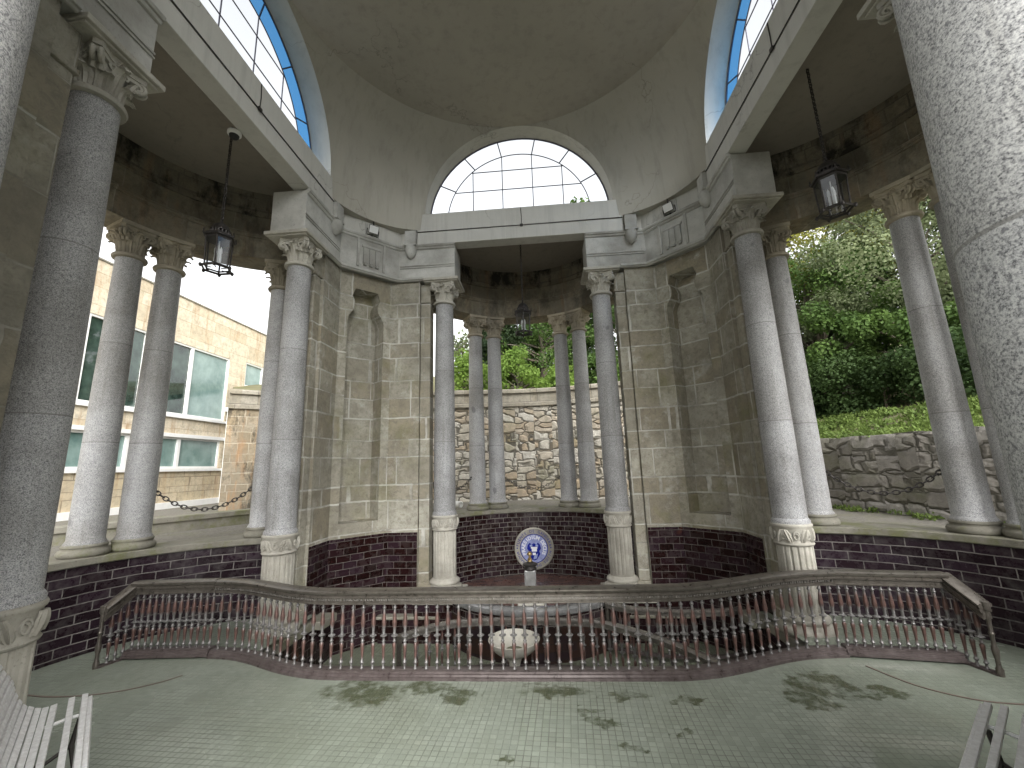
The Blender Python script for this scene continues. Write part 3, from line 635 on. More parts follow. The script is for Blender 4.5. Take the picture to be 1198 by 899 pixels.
b = MB(); b.sweep([(1.40 * cos(PI + PI * i / n), ya + 1.40 * sin(PI + PI * i / n), 0) for i in range(3, n - 2)], [(.035, -.05), (.05, -.02), (.045, .02), (.01, .032), (-.12, .03), (-.14, .02), (-.145, -.02), (-.13, -.022), (-.128, -.002), (-.02, -.002)]); b.build('platform_rim', M['lead'], plat)
for sx in (-1, 1):
    b = MB()
    b.box(min(sx * 1.06, sx * 1.76), max(sx * 1.06, sx * 1.76), 2.68, 3.4, -.095, 0); b.build('column_plinth', M['carved'], plat, smooth=0, bevel=.008)
    b = MB(); b.box(min(sx * 1.07, sx * 1.745), max(sx * 1.07, sx * 1.745), 2.71, 3.4, PZ, -.095); b.build('podium_brick', M['brick_p'], plat, smooth=0)
for sx in (-1, 1):
    b = MB(); x0, x1 = sorted((sx * 2.74, sx * 3.28)); b.box(x0, x1, 1.06, 1.74, -.10, 0); b.box(*sorted((sx * 2.6, sx * 2.84)), 1.74, 2.1, -.10, 0); pl = b.build('column_plinth', M['dampstone'], pav, smooth=0, bevel=.012)
    b = MB(); b.box(*sorted((sx * 2.76, sx * 3.2)), 1.07, 2.9, PZ, -.10); b.build('brick_side', M['brick_p'], pl, smooth=0)
    b = MB(); b.box(*sorted((sx * 2.28, sx * 1.38)), 2.72, 2.843, PZ, -.30); lg = b.build('brick_ledge', M['brick_p'], pav, smooth=0)
    b = MB(); b.box(*sorted((sx * 2.31, sx * 1.36)), 2.69, 2.843, -.30, -.255); b.build('ledge_cap', M['dampstone'], lg, smooth=0, bevel=.012)

# ------------------------------------------------------------------ floors and ground (setting)
RAILB = [(-3.2, .60), (-2.95, .575), (-2.7, .50), (-2.45, .39), (-2.2, .285), (-1.95, .215), (-1.7, .185), (-1.2, .18), (-.6, .18), (0, .18), (.6, .185), (1.1, .19), (1.4, .205), (1.65, .255), (1.9, .345), (2.15, .455), (2.4, .55), (2.65, .61), (2.95, .635)]
def smooth_path(pts, n):
    P = [Vector((*p, 0)) if len(p) == 2 else Vector(p) for p in pts]; out = []
    for i in range(len(P) - 1):
        p0, p1, p2, p3 = P[max(0, i - 1)], P[i], P[i + 1], P[min(len(P) - 1, i + 2)]
        for j in range(n):
            t = j / n; out.append(.5 * ((2 * p1) + (p2 - p0) * t + (2 * p0 - 5 * p1 + 4 * p2 - p3) * t * t + (3 * p1 - p0 - 3 * p2 + p3) * t ** 3))
    return out + [P[-1]]
rb = smooth_path(RAILB, 5)
edge = [(-2.76, .56)] + [(p.x, p.y + .03) for p in rb if -2.7 < p.x < 2.7] + [(2.76, .66)]
flo = [(-5.2, -11), (5.2, -11), (5.2, -3.3), (4.9, -1.9), (5.05, 0), (4.6, 1.2), (4.0, 1.75), (3.15, 1.86), (2.76, 1.86), (2.76, .66)] + edge[::-1][1:-1] + [(-2.76, .56), (-2.76, 1.86), (-3.15, 1.86), (-4.0, 1.75), (-4.6, 1.2), (-5.05, 0), (-4.9, -1.9), (-5.2, -3.3)]
b = MB(); tris = tessellate_polygon([[Vector((x, y, 0)) for x, y in flo]]); b.add([(x, y, FZ) for x, y in flo], [tuple(t) for t in tris]); nf_ = len(edge)
b.add([(x, y, FZ) for x, y in edge] + [(x, y, PZ) for x, y in edge], [(i, i + 1, nf_ + i + 1, nf_ + i) for i in range(nf_ - 1)])
tag(b.build('floor', M['floor'], smooth=0), kind='structure')
b = MB(); b.add([(-3.2, .05, PZ), (3.2, .05, PZ), (3.2, 3.2, PZ), (-3.2, 3.2, PZ)], [(0, 1, 2, 3)]); tag(b.build('sunken_floor', M['pitfloor'], smooth=0), kind='structure')
b = MB()
for pts in ([(-3.15, .25), (-3.25, .12), (-3.45, -.02), (-3.7, -.1), (-4.0, -.13), (-4.3, -.1)], [(2.98, .47), (3.05, .28), (3.13, .13), (3.27, 0), (3.45, -.09), (3.75, -.13), (4.1, -.14)]):
    pp = smooth_path(pts, 6); b.sweep([(p.x, p.y, FZ) for p in pp], [(-.009, .002), (.009, .002), (.009, .004), (-.009, .004)])
tag(b.build('floor_line', m_plain('worn_brown_arc', (.14, .105, .085), .6), smooth=0), kind='structure')
def disc_hole():
    pts = [(-4.9, -3.3), (-4.9, -1.9)]
    for k, (cx, cy), base in ((1, (-3, 0), 90), (0, (0, 3), 0), (3, (3, 0), -90)):
        for i in range(17):
            a = R_(base + 88 - (176 * i / 16)); q = R_(90); pts.append((cx + 2.24 * cos(a + q), cy + 2.24 * sin(a + q)) if False else (cx - 2.24 * sin(a), cy + 2.24 * cos(a)))
        if k == 1: pts += [(-2.6, 2.6)]
        if k == 0: pts += [(2.6, 2.6)]
    return pts + [(4.9, -1.9), (4.9, -3.3)]
hole = disc_hole(); outer = [(-220, -3.3), (-220, 260), (220, 260), (220, -3.3)]
b = MB(); al = outer[:1] + outer[1:] + hole[::-1]
gp = [(-220, -3.3)] + hole + [(220, -3.3), (220, 260), (-220, 260)]
tris = tessellate_polygon([[Vector((x, y, 0)) for x, y in gp]]); b.add([(x, y, GZ - .01) for x, y in gp], [tuple(t) for t in tris])
for sx in (-1, 1): b.add([(sx * 5.2, -3.3, GZ - .01), (sx * 5.2, -3.3, -.02), (sx * 220, -3.3, -.02), (sx * 220, -3.3, GZ - .01)], [(0, 1, 2, 3)]); b.add([(sx * 5.2, -3.3, GZ - .01), (sx * 4.9, -3.3, GZ - .01), (sx * 4.9, -3.3, -.02), (sx * 5.2, -3.3, -.02)], [(0, 1, 2, 3)])
b.add([(-220, -260, -.02), (220, -260, -.02), (220, -3.3, -.02), (-220, -3.3, -.02)], [(0, 1, 2, 3)])
tag(b.build('ground', M['gravel'], smooth=0), kind='structure')

# ------------------------------------------------------------------ balustrade
def baluster_mb(h):
    b = MB(); P = [(.012, 0), (.013, .01), (.008, .025), (.007, .07), (.012, .085), (.015, .098), (.012, .11), (.0075, .125), (.0085, .2), (.0125, .32), (.0145, .365), (.009, .385), (.0085, .40), (.0135, .412), (.0085, .425),
                   (.0085, .47), (.011, .478), (.024, .492), (.024, .502), (.011, .516), (.009, .54), (.0095, .6), (.013, .64), (.0165, .69), (.0145, .74), (.010, .83), (.007, .905), (.012, .915), (.0145, .925), (.012, .937), (.008, .95), (.008, 1.0)]
    b.lathe([(r * 1.32, z * h) for r, z in P], 8); return b
ZB0, ZB1, ZT = FZ + .065, FZ + .60, .78
_h = [(.044, -.125), (.047, -.125), (.047, -.112), (.042, -.110), (.042, -.074), (.058, -.070), (.058, -.054), (.050, -.050), (.056, -.038), (.066, -.034), (.072, -.022), (.072, -.012), (.06, -.006), (.035, 0)]
prof_top = [(x, y) for x, y in _h] + [(-x, y) for x, y in _h[::-1]]
_g = [(.078, 0), (.078, .022), (.066, .026), (.062, .042), (.052, .046), (.05, .062), (.044, .064)]
prof_base = _g + [(-x, y) for x, y in _g[::-1]]
bal = empty('balustrade', (0, 0, FZ), label='long bronze balustrade curving round the sunken fountain, turned balusters, reddish base rail', cat='balustrade')
LC, RC = (-4.09, .62), (3.84, .56); LN, RN = (-4.17, .38), (3.90, .30)
def local(o): o.location = (0, 0, -FZ); return o
off = .07
mid = [(p.x, p.y + off, 0) for p in rb]
b = MB(); db = MB(); b.sweep([(x, y, ZT) for x, y, _ in mid], prof_top)
for i in range(len(mid) - 1):
    p, q = Vector(mid[i]), Vector(mid[i + 1]); L = (q - p).length; d = (q - p) / L; sd = Vector((d.y, -d.x, 0))
    for j in range(int(L / .022)):
        c = p + d * (j + .5) * .022
        for sg in (1,):
            o = c + sd * .043 * sg; a = d * .007; u = sd * .012 * sg
            db.add([tuple(o - a - u + Vector((0, 0, .688))), tuple(o + a - u + Vector((0, 0, .688))), tuple(o + a + u + Vector((0, 0, .688))), tuple(o - a + u + Vector((0, 0, .688))), tuple(o - a - u + Vector((0, 0, .706))), tuple(o + a - u + Vector((0, 0, .706))), tuple(o + a + u + Vector((0, 0, .706))), tuple(o - a + u + Vector((0, 0, .706)))],
                  [(0, 1, 2, 3), (4, 5, 6, 7), (0, 1, 5, 4), (2, 3, 7, 6), (3, 0, 4, 7), (1, 2, 6, 5)])
local(b.build('top_rail', M['rail'], bal, smooth=25)); db.sweep([(x, y, ZT) for x, y, _ in mid], [(.036, -.094), (.0405, -.094), (.0405, -.074), (.036, -.074)]); local(db.build('dentil_band', M['handrail'], bal, smooth=0))
b = MB(); b.sweep([(x, y, FZ) for x, y, _ in mid], prof_base); local(b.build('base_rail', M['railbase'], bal))
bp = None
def put_bal(p, zb=ZB0 - .002, sc=1.):
    global bp
    if bp is None: bp = baluster_mb(ZT - .125 - ZB0 + .006).build('baluster', M['baluster'], bal, smooth=50); o = bp
    else: o = bp.copy(); COL.objects.link(o); o.parent = bal
    o.location = (p[0], p[1], zb - FZ); o.scale = (1, 1, sc); return o
tot = 0; acc = .05
for i in range(len(mid) - 1):
    p, q = Vector(mid[i]), Vector(mid[i + 1]); L = (q - p).length
    while acc < L: put_bal(p + (q - p) * acc / L); acc += .0985
    acc -= L
for E, C, N, sg in (((mid[0][0], mid[0][1]), LC, LN, -1), ((mid[-1][0], mid[-1][1]), RC, RN, 1)):
    s0 = (E[0] + sg * .012, E[1] + .0); pth = [s0, C] if sg > 0 else [C, s0]
    b = MB(); b.sweep([(x, y, ZT + .004) for x, y in pth], prof_top)
    zt = .60; p2 = [(C[0], C[1], ZT), (N[0], N[1], zt)] if sg > 0 else [(N[0], N[1], zt), (C[0], C[1], ZT)]
    b.sweep(p2, prof_top); local(b.build('end_rail', M['rail'], bal))
    b = MB(); b.sweep([(x, y, FZ + .015) for x, y in pth], prof_base); local(b.build('end_base_rail', M['railbase'], bal))
    b = MB(); b.sweep([(x, y, FZ) for x, y in ([C, N] if sg > 0 else [N, C])], [(-.03, 0), (.03, 0), (.03, .018), (-.03, .018)]); local(b.build('sloping_base_strip', M['railbase'], bal))
    d = Vector((C[0] - s0[0], C[1] - s0[1])); n = 13
    for j in range(n): put_bal((s0[0] + d.x * (j + .5) / n, s0[1] + d.y * (j + .5) / n))
    for j in range(3):
        t = (j + .7) / 4; put_bal((C[0] + (N[0] - C[0]) * t, C[1] + (N[1] - C[1]) * t), FZ + .015, (ZT - .11 - (ZT - zt) * t - FZ) / (ZT - .119 - ZB0))
    b = MB(); b.lathe([(r_ * .72, z_) for r_, z_ in [(.034, FZ), (.036, FZ + .05), (.024, FZ + .07), (.022, FZ + .12), (.03, FZ + .15), (.036, FZ + .2), (.022, FZ + .23), (.02, FZ + .30), (.03, FZ + .32), (.02, FZ + .335), (.022, FZ + .4), (.026, FZ + .44), (.022, zt - .06), (.038, zt - .05), (.04, zt + .012), (.02, zt + .02)]], 14, N)
    local(b.build('newel_post', M['rail'], bal))

# inner stair handrails over the sunken floor
def handrail(pts, ztop, label, h, nb):
    root = empty('handrail', (pts[0][0], pts[0][1], PZ), label=label, cat='handrail', group='handrails over the sunken floor')
    pp = smooth_path([(x, y, z) for (x, y), z in zip(pts, ztop)], 8); o0 = Vector((pts[0][0], pts[0][1], PZ)); pp = [p - o0 for p in pp]
    b = MB(); b.sweep(pp, [(-.035, -.075), (.035, -.075), (.038, -.04), (.055, -.034), (.058, -.014), (.03, 0), (-.03, 0), (-.058, -.014), (-.055, -.034), (-.038, -.04)]); b.build('top_rail', M['handrail'], root)
    b = MB(); b.sweep([Vector((p.x, p.y, p.z - h + .04)) for p in pp], [(-.03, 0), (.03, 0), (.03, .03), (-.03, .03)]); b.build('bottom_rail', M['railbase'], root)
    proto = None
    L = [0]
    for i in range(len(pp) - 1): L.append(L[-1] + (pp[i + 1] - pp[i]).length)
    for k in range(nb):
        s = L[-1] * (k + .5) / nb; i = max(j for j in range(len(L)) if L[j] <= s); i = min(i, len(pp) - 2); t = (s - L[i]) / max(1e-6, L[i + 1] - L[i]); p = pp[i].lerp(pp[i + 1], t)
        if proto is None: proto = baluster_mb(h - .115).build('baluster', M['iron'] if False else M['baluster'], root, smooth=50); o = proto
        else: o = proto.copy(); COL.objects.link(o); o.parent = root
        o.location = (p.x, p.y, p.z - h + .068)
    for e in (0, -1):
        b = MB(); b.lathe([(.03, pp[e].z - h), (.03, pp[e].z - .08), (.038, pp[e].z - .06), (.038, pp[e].z - .01), (.015, pp[e].z + .005)], 10, (pp[e].x, pp[e].y)); b.build('newel_post', M['rail'], root)
    return root
handrail([(-1.48, 1.34), (-1.26, 1.58), (-.96, 1.76), (-.55, 1.84), (-.1, 1.85), (.4, 1.83), (.83, 1.75), (1.16, 1.52), (1.48, 1.19), (1.72, .85), (1.90, .56)], [0] * 11, 'curved bronze handrail behind the small stone bowl, sweeping down to the right', .60, 26)
handrail([(1.02, 2.40), (1.25, 2.27), (1.54, 2.18), (1.85, 2.12), (2.16, 2.11), (2.45, 2.14), (2.70, 2.21)], [0.02, 0, 0, 0, 0, 0, 0], 'shorter dull handrail in front of the right brick panel under the niche', .60, 15)

# ------------------------------------------------------------------ bowl, spout pillar, plaque
bw = empty('stone_bowl', (-.15, 1.22, PZ), label='white stone bowl on a stem in the sunken floor behind the balustrade', cat='bowl')
b = MB(); b.lathe([(.065, .455), (.12, .462), (.175, .482), (.225, .52), (.262, .57), (.28, .605), (.284, .615), (.276, .622), (.262, .612), (.235, .57), (.19, .53), (.12, .502), (.01, .495)], 40); b.build('basin', M['whitestone'], bw, smooth=50)
b = MB(); b.lathe([(.13, 0), (.13, .04), (.09, .07), (.065, .12), (.06, .36), (.08, .43), (.07, .46)], 24); b.build('stem', M['whitestone'], bw, smooth=50)
b = MB(); b.lathe([(.012, .508), (.1, .506)], 16, cap=False); b.build('mossy_puddle', m_plain('green_algae', (.07, .075, .03), .2), bw)
sp = empty('spout_pillar', (.0, 2.42, .0), label='grey steel water spout pillar with brass tap in front of the round plaque', cat='spout')
b = MB(); b.box(-.11, .11, -.09, .09, .03, .065); b.box(-.085, .085, -.075, .075, .065, .10); b.box(-.069, .069, -.06, .06, .10, .40); b.build('shaft', M['steel'], sp, smooth=0, bevel=.008)
b = MB(); b.box(-.075, -.060, -.068, -.058, .10, .40); b.box(.060, .075, -.068, -.058, .10, .40); b.build('edge_trim', M['lead'], sp, smooth=0)
b = MB(); b.lathe([(.08, .40), (.088, .415), (.075, .43), (.07, .445), (.095, .455), (.1, .472), (.085, .482), (.05, .486), (.04, .50)], 24); b.build('cap', M['iron'], sp, smooth=50)
b = MB(); b.lathe([(.03, .49), (.03, .535), (.018, .545), (.016, .57), (.032, .58), (.034, .60), (.022, .615), (.012, .625)], 16); b.tube([(0, -.02, .555), (0, -.06, .56), (0, -.075, .54)], .011, 8); b.build('tap', m_plain('brass', (.32, .23, .10), .35, .8), sp, smooth=50)
b = MB(); b.box(-.15, .15, -.12, .12, -.187, -.0); b.build('pedestal_block', M['carved'], sp, smooth=0)
b = MB(); b.box(-.17, .17, -.14, .14, 0.001, .03); b.build('white_base', M['whitestone'], sp, smooth=0, bevel=.01)

sp.scale = (1.06, 1.06, 1.07)
pq = empty('wall_plaque', (-.02, H + 1.785, .275), label='round blue and white enamel plaque with lettering on the brick apse wall', cat='plaque')
def dl(mb, prof, n=48):   # lathe about the -y axis
    mb.M = Matrix.Rotation(PI / 2, 4, 'X'); mb.lathe(prof, n); return mb
RP = .385
dl(MB(), [(RP, -.01), (RP + .004, .02), (RP - .018, .036), (RP - .028, .026)]).build('rim', M['carved'], pq, smooth=50)
dl(MB(), [(RP - .02, 0), (RP - .02, .024), (.01, .024)]).build('face', M['enamel_w'], pq, smooth=30)
dl(MB(), [(.272, .0245), (.272, .028), (.258, .028), (.258, .0245)]).build('blue_ring', M['enamel_b'], pq, smooth=30)
dl(MB(), [(.255, .0245), (.255, .0262), (.01, .0262)]).build('inner_face', m_plain('pale_blue_enamel', (.30, .34, .60), .25, 0, .25, 14), pq, smooth=30)
def letters(txt, r, size, a_from, a_to, mat, name, bold=0.):
    b = MB(); n = len(txt)
    for i, ch in enumerate(txt):
        if ch == ' ': continue
        cu = bpy.data.curves.new('t', 'FONT'); cu.body = ch; cu.size = size; cu.align_x = 'CENTER'; cu.extrude = .0012; cu.offset = bold
        o = bpy.data.objects.new('t', cu); COL.objects.link(o); dg = bpy.context.evaluated_depsgraph_get(); me = bpy.data.meshes.new_from_object(o.evaluated_get(dg))
        a = R_(a_from + (a_to - a_from) * (i + .5) / n)  # degrees clockwise from top
        b.M = Matrix.Translation((r * sin(a), -.0275, r * cos(a))) @ Matrix.Rotation(a, 4, 'Y') @ Matrix.Rotation(PI / 2, 4, 'X')
        b.add([tuple(v.co) for v in me.vertices], [tuple(p.vertices) for p in me.polygons])
        bpy.data.objects.remove(o); bpy.data.curves.remove(cu); bpy.data.meshes.remove(me)
    return b.build(name, mat, pq, smooth=0)
letters('FUENTE DE GANDARA', .296, .072, -84, 84, M['enamel_b'], 'outer_lettering')
letters('HIJOS DE PEINADOR', .296, .068, 98, 262, M['enamel_b'], 'outer_lettering')
letters('PRAESIDIUM DECUS', .176, .092, -125, 125, M['enamel_w'], 'inner_lettering', .003)
b = MB(); b.M = Matrix.Rotation(PI / 2, 4, 'X')
for a in (-90, 90): b.prism([((.326 * sin(R_(a))) + .018 * cos(q * PI / 5) * (1 if q % 2 else .5), .012 + .018 * sin(q * PI / 5) * (1 if q % 2 else .5)) for q in range(10)], .024, .028)
b.build('star', M['enamel_b'], pq, smooth=0)
b = MB(); b.M = Matrix.Rotation(PI / 2, 4, 'X')
b.prism([(-.12, .07), (-.075, .11), (-.05, .07), (0, .10), (.05, .07), (.075, .11), (.12, .07), (.135, .0), (.10, -.05), (.12, -.1), (.05, -.20), (0, -.22), (-.05, -.20), (-.12, -.1), (-.10, -.05), (-.135, 0)], .026, .0285); b.build('crest', M['enamel_b'], pq, smooth=0)
b = MB(); b.M = Matrix.Rotation(PI / 2, 4, 'X'); b.box(-.045, .055, -.055, .0, .0285, .0305); b.box(-.06, .065, .0, .03, .0285, .0305); b.box(-.03, .03, -.12, -.075, .0285, .0305); b.build('crest_tower', M['enamel_w'], pq, smooth=0)
b = MB(); b.M = Matrix.Rotation(PI / 2, 4, 'X'); b.box(-.08, -.03, .035, .07, .0285, .0303); b.box(.03, .08, .035, .07, .0285, .0303); b.prism([(-.02, -.2), (.05, -.18), (.07, -.09), (0, -.13)], .0285, .0303); b.build('crest_field', M['enamel_l'], pq, smooth=0)

# ------------------------------------------------------------------ lanterns
def make_lantern(zc):
    # origin at the ring the chain hangs from; zc = chain length
    root = empty('lantern', (0, 0, 0)); z = -zc
    hexa = lambda r, ph=0: [(r * cos(PI / 3 * i + ph), r * sin(PI / 3 * i + ph)) for i in range(6)]
    b = MB(); link_chain(b, [(0, 0, -.02), (0, 0, z + .02)], .045, .0055); b.build('chain', M['iron'], root)
    b = MB(); b.lathe([(.012, z + .03), (.02, z), (.045, z - .01), (.075, z - .035), (.094, z - .075), (.10, z - .095), (.108, z - .10), (.108, z - .108)], 20); b.build('cap', M['iron'], root, smooth=50)
    b = MB()
    for i in range(18): a = i * PI / 9; b.tube([(.098 * cos(a), .098 * sin(a), z - .108), (.098 * cos(a), .098 * sin(a), z - .15)], .009, 5)
    b.lathe([(.075, z - .108), (.075, z - .15)], 18, cap=False); b.lathe([(.105, z - .148), (.115, z - .15), (.115, z - .158), (.08, z - .16)], 24); b.build('pierced_gallery', M['iron'], root)
    b = MB(); b.prism(hexa(.15), z - .185, z - .16); b.prism(hexa(.168), z - .20, z - .185); b.prism(hexa(.145), z - .225, z - .20)
    for x, y in hexa(.165): b.lathe([(.01, z - .19), (.013, z - .175), (.006, z - .16), (.01, z - .145), (.002, z - .13)], 6, (x, y))
    b.build('roof_rim', M['iron'], root, smooth=0)
    b = MB(); zb = z - .57
    for (x, y), (u, v) in zip(hexa(.138), hexa(.124)): b.tube([(x, y, z - .22), (u, v, zb)], .0085, 6)
    pts = hexa(.128); b.tube([(x, y, zb + .02) for x, y in pts], .009, 6, True); pts = hexa(.15); b.tube([(x, y, zb) for x, y in pts], .013, 6, True)
    for x, y in hexa(.16): b.lathe([(.004, zb - .03), (.016, zb - .015), (.018, zb), (.012, zb + .015)], 8, (x, y)); b.tube([(x, y, zb), (x * .35, y * .35, zb)], .006, 5)
    b.build('frame', M['iron'], root)
    for i in range(6):
        (x, y), (x2, y2) = hexa(.136)[i], hexa(.136)[(i + 1) % 6]; (u, v), (u2, v2) = hexa(.122)[i], hexa(.122)[(i + 1) % 6]
        b = MB(); b.add([(x, y, z - .225), (x2, y2, z - .225), (u2, v2, zb + .01), (u, v, zb + .01)], [(0, 1, 2, 3)]); b.build('pane', M['glass'], root, smooth=0)
    b = MB()
    for i in range(3): a = i * 2 * PI / 3; b.lathe([(.008, z - .50), (.011, z - .49), (.011, z - .40), (.009, z - .395), (.015, z - .37), (.012, z - .33), (.002, z - .30)], 10, (.03 * cos(a), .03 * sin(a)))
    b.tube([(0, 0, z - .22), (0, 0, z - .5)], .006, 6); b.build('lamp_cluster', M['plastic'], root, smooth=50)
    return root
def link_chain(b, path, L, r):
    P = [Vector(p) for p in path]; d = [0]
    for i in range(len(P) - 1): d.append(d[-1] + (P[i + 1] - P[i]).length)
    n = max(1, int(d[-1] / (L * .72))); k = 0
    for i in range(n):
        s = d[-1] * (i + .5) / n
        while k < len(P) - 2 and d[k + 1] < s: k += 1
        t = (s - d[k]) / (d[k + 1] - d[k]); c = P[k].lerp(P[k + 1], t); ax = (P[k + 1] - P[k]).normalized()
        sd = ax.cross(Vector((0, 0, 1))) if abs(ax.z) < .9 else Vector((1, 0, 0)); sd = (sd - ax * sd.dot(ax)).normalized(); up = ax.cross(sd)
        w = sd if i % 2 else up
        b.tube([c + ax * (L * .5 * cos(q)) + w * (L * .30 * sin(q)) for q in [2 * PI * j / 10 for j in range(10)]], r, 5, True)
LG = 'lanterns hanging in the openings'
ltn = make_lantern(1.32)
for i, (x, y, z, lb) in enumerate(((-3.36, .36, 6.06, 'glazed iron lantern on a chain in the left opening against white sky'), (3.37, .33, 6.20, 'dark glazed lantern on a chain in the right opening near the trees'), (.0, 3.35, 6.06, 'iron lantern hanging in the far central apse before green trees'))):
    o = ltn if i == 0 else copy_tree(ltn); o.location = (x, y, z); o.rotation_euler = (0, 0, .3 * i); tag(o, lb, 'lantern', LG)

# small fittings
o = empty('security_camera', (-3.10, .10, 5.716), label='small white dome camera under the left beam', cat='camera')
b = MB(); b.lathe([(.07, 0), (.072, -.03), (.06, -.045)], 24); b.build('housing', M['plastic'], o, smooth=50)
b = MB(); b.lathe([(.052, -.045), (.048, -.065), (.03, -.085), (.002, -.092)], 20); b.build('lens_dome', M['black'], o, smooth=60)
fl0 = empty('floodlight', (0, 0, 0))
b = MB(); b.add([(-.085, 0, -.07), (.085, 0, -.07), (.085, 0, .07), (-.085, 0, .07), (-.05, .08, -.045), (.05, .08, -.045), (.05, .08, .045), (-.05, .08, .045)], [(3, 2, 1, 0), (4, 5, 6, 7), (0, 1, 5, 4), (1, 2, 6, 5), (2, 3, 7, 6), (3, 0, 4, 7)]); b.build('housing', M['iron'], fl0, smooth=0, bevel=.006)
b = MB(); b.add([(-.075, -.004, -.06), (.075, -.004, -.06), (.075, -.004, .06), (-.075, -.004, .06)], [(0, 1, 2, 3)]); b.build('lens', M['plastic'], fl0, smooth=0)
b = MB(); b.tube([(-.1, .03, -.0), (-.1, .03, -.10), (.1, .03, -.10), (.1, .03, 0)], .008, 5); b.tube([(0, .03, -.10), (0, .06, -.12)], .02, 6); b.tube([(0, .05, .08), (.0, .08, .14)], .012, 6); b.build('bracket', M['iron'], fl0)
for i, (sx, lb) in enumerate(((-1, 'small floodlight on the cornice above the left niche'), (1, 'small floodlight on the cornice above the right niche'))):
    o = fl0 if i == 0 else copy_tree(fl0); o.location = (sx * 3.42 * S2, 3.42 * S2, 5.835); o.rotation_euler = (R_(22), 0, -sx * PI / 4); tag(o, lb, 'floodlight', 'floodlights on the cornices')
o = MB().lathe([(.062, -.12), (.066, -.1), (.066, .12), (.05, .125), (.05, .05)], 20).build('white_pipe', M['plastic'], smooth=50); o.rotation_euler = (PI / 2, .1, .9); o.location = (-1.62, 5.22, 1.10); tag(o, 'short white pipe end lying on the sill behind the left central column', 'pipe')

# chains between apse columns
def sag(p, q, s, n=24): return [(p[0] + (q[0] - p[0]) * t, p[1] + (q[1] - p[1]) * t, p[2] + (q[2] - p[2]) * t - s * 4 * t * (1 - t)) for t in [i / n for i in range(n + 1)]]
def apos(k, a, r=RA): v = ROT(k) @ Vector((r * sin(R_(a)), H + r * cos(R_(a)), 0)); return v
for k, a0, a1, lb, z in ((1, 33, 72, 'sagging iron chain between the left apse columns', 1.68), (3, -72, -33, 'sagging iron chain between the right apse columns', 1.66), (0, -72, -33, 'iron chain at the left of the central apse, before the rubble wall', 1.66), (0, -21, 21, 'thin iron chain across the middle of the central apse', 1.62)):
    p, q = apos(k, a0), apos(k, a1); d = (q - p).normalized(); p += d * .155; q -= d * .155
    b = MB(); link_chain(b, sag((p.x, p.y, z), (q.x, q.y, z), .25 if k else .22), .075, .0075 if k else .006)
    for e, sg in ((p, 1), (q, -1)): b.tube([(e.x - d.x * sg * .02, e.y - d.y * sg * .02, z), (e.x + d.x * sg * .03, e.y + d.y * sg * .03, z)], .014, 6)
    o = b.build('chain', M['iron']); tag(o, lb, 'chain', 'chains between the apse columns')

# ------------------------------------------------------------------ benches
SL = [(-.001, .581, 1), (.023, .604, 0), (.076, .605, 0), (.145, .595, 0), (.179, .592, 0), (.21, .599, 0), (.24, .613, 0), (.266, .635, 1), (.287, .666, 1), (.307, .70, 1), (.32, .739, 1), (.33, .77, 1), (.347, .803, 1), (.365, .834, 1), (.385, .868, 1), (.41, .90, 1)]
def make_bench(sx, skip):
    ax = Vector((.74 * sx, -.67, 0)).normalized(); nb = Vector((-.67 * sx, -.74, 0)).normalized(); L = 1.55
    e = Vector((-2.466 * sx, -1.225, 0)) if sx > 0 else Vector((2.434, -1.23, 0))
    root = empty('bench', (e.x, e.y, FZ)); root.matrix_world = Matrix(((ax.x, nb.x, 0, e.x), (ax.y, nb.y, 0, e.y), (0, 0, 1, FZ), (0, 0, 0, 1)))
    for i, (d, h, ed) in enumerate(SL):
        if i == 0: tn = Vector((0, .3, 1))
        else: tn = Vector((0, SL[min(i + 1, len(SL) - 1)][0] - SL[i - 1][0], SL[min(i + 1, len(SL) - 1)][1] - SL[i - 1][1])) if i > 1 else Vector((0, 1, .1))
        tn.normalize(); nm = Vector((1, 0, 0)).cross(tn)
        b = MB(); hw, ht = .0135, .012; h -= FZ; st = random.uniform(-.015, .01)
        cs = [Vector((0, d, h)) + tn * u + nm * w for u, w in ((-hw, -ht), (hw, -ht), (hw, ht), (-hw, ht))]
        b.add([tuple(c + Vector((st, 0, 0))) for c in cs] + [tuple(c + Vector((L + random.uniform(-.02, .02), random.uniform(-.004, .004), 0))) for c in cs], [(0, 1, 2, 3), (4, 5, 6, 7), (0, 1, 5, 4), (1, 2, 6, 5), (2, 3, 7, 6), (3, 0, 4, 7)])
        b.build('slat', M['white'], root, smooth=0, bevel=.003)
    for x in (.22, L - .22):
        b = MB(); pr = [(x, d + (.0 if h < .62 else .012), h - FZ - (.018 if h < .62 else .006)) for d, h, _ in SL]
        b.tube(pr, .0085, 6); b.build('curved_bracket', M['white'], root)
        b = MB(); b.tube([(x, .03, .52), (x, .05, .40), (x, .01, .2), (x, -.02, .02), (x, -.06, .006)], .012, 6); b.tube([(x, .3, .58), (x, .27, .40), (x, .33, .2), (x, .40, .006)], .012, 6)
        b.tube([(x, .05, .40), (x, .16, .34), (x, .27, .40)], .010, 6); b.build('leg_frame', M['iron'], root)
    return root
tag(make_bench(1, 0), 'white slatted bench with curved back at the left, beside the big column', 'bench', 'white slatted benches')
tag(make_bench(-1, 0), 'white slatted bench cut off at the right edge of the floor', 'bench', 'white slatted benches')

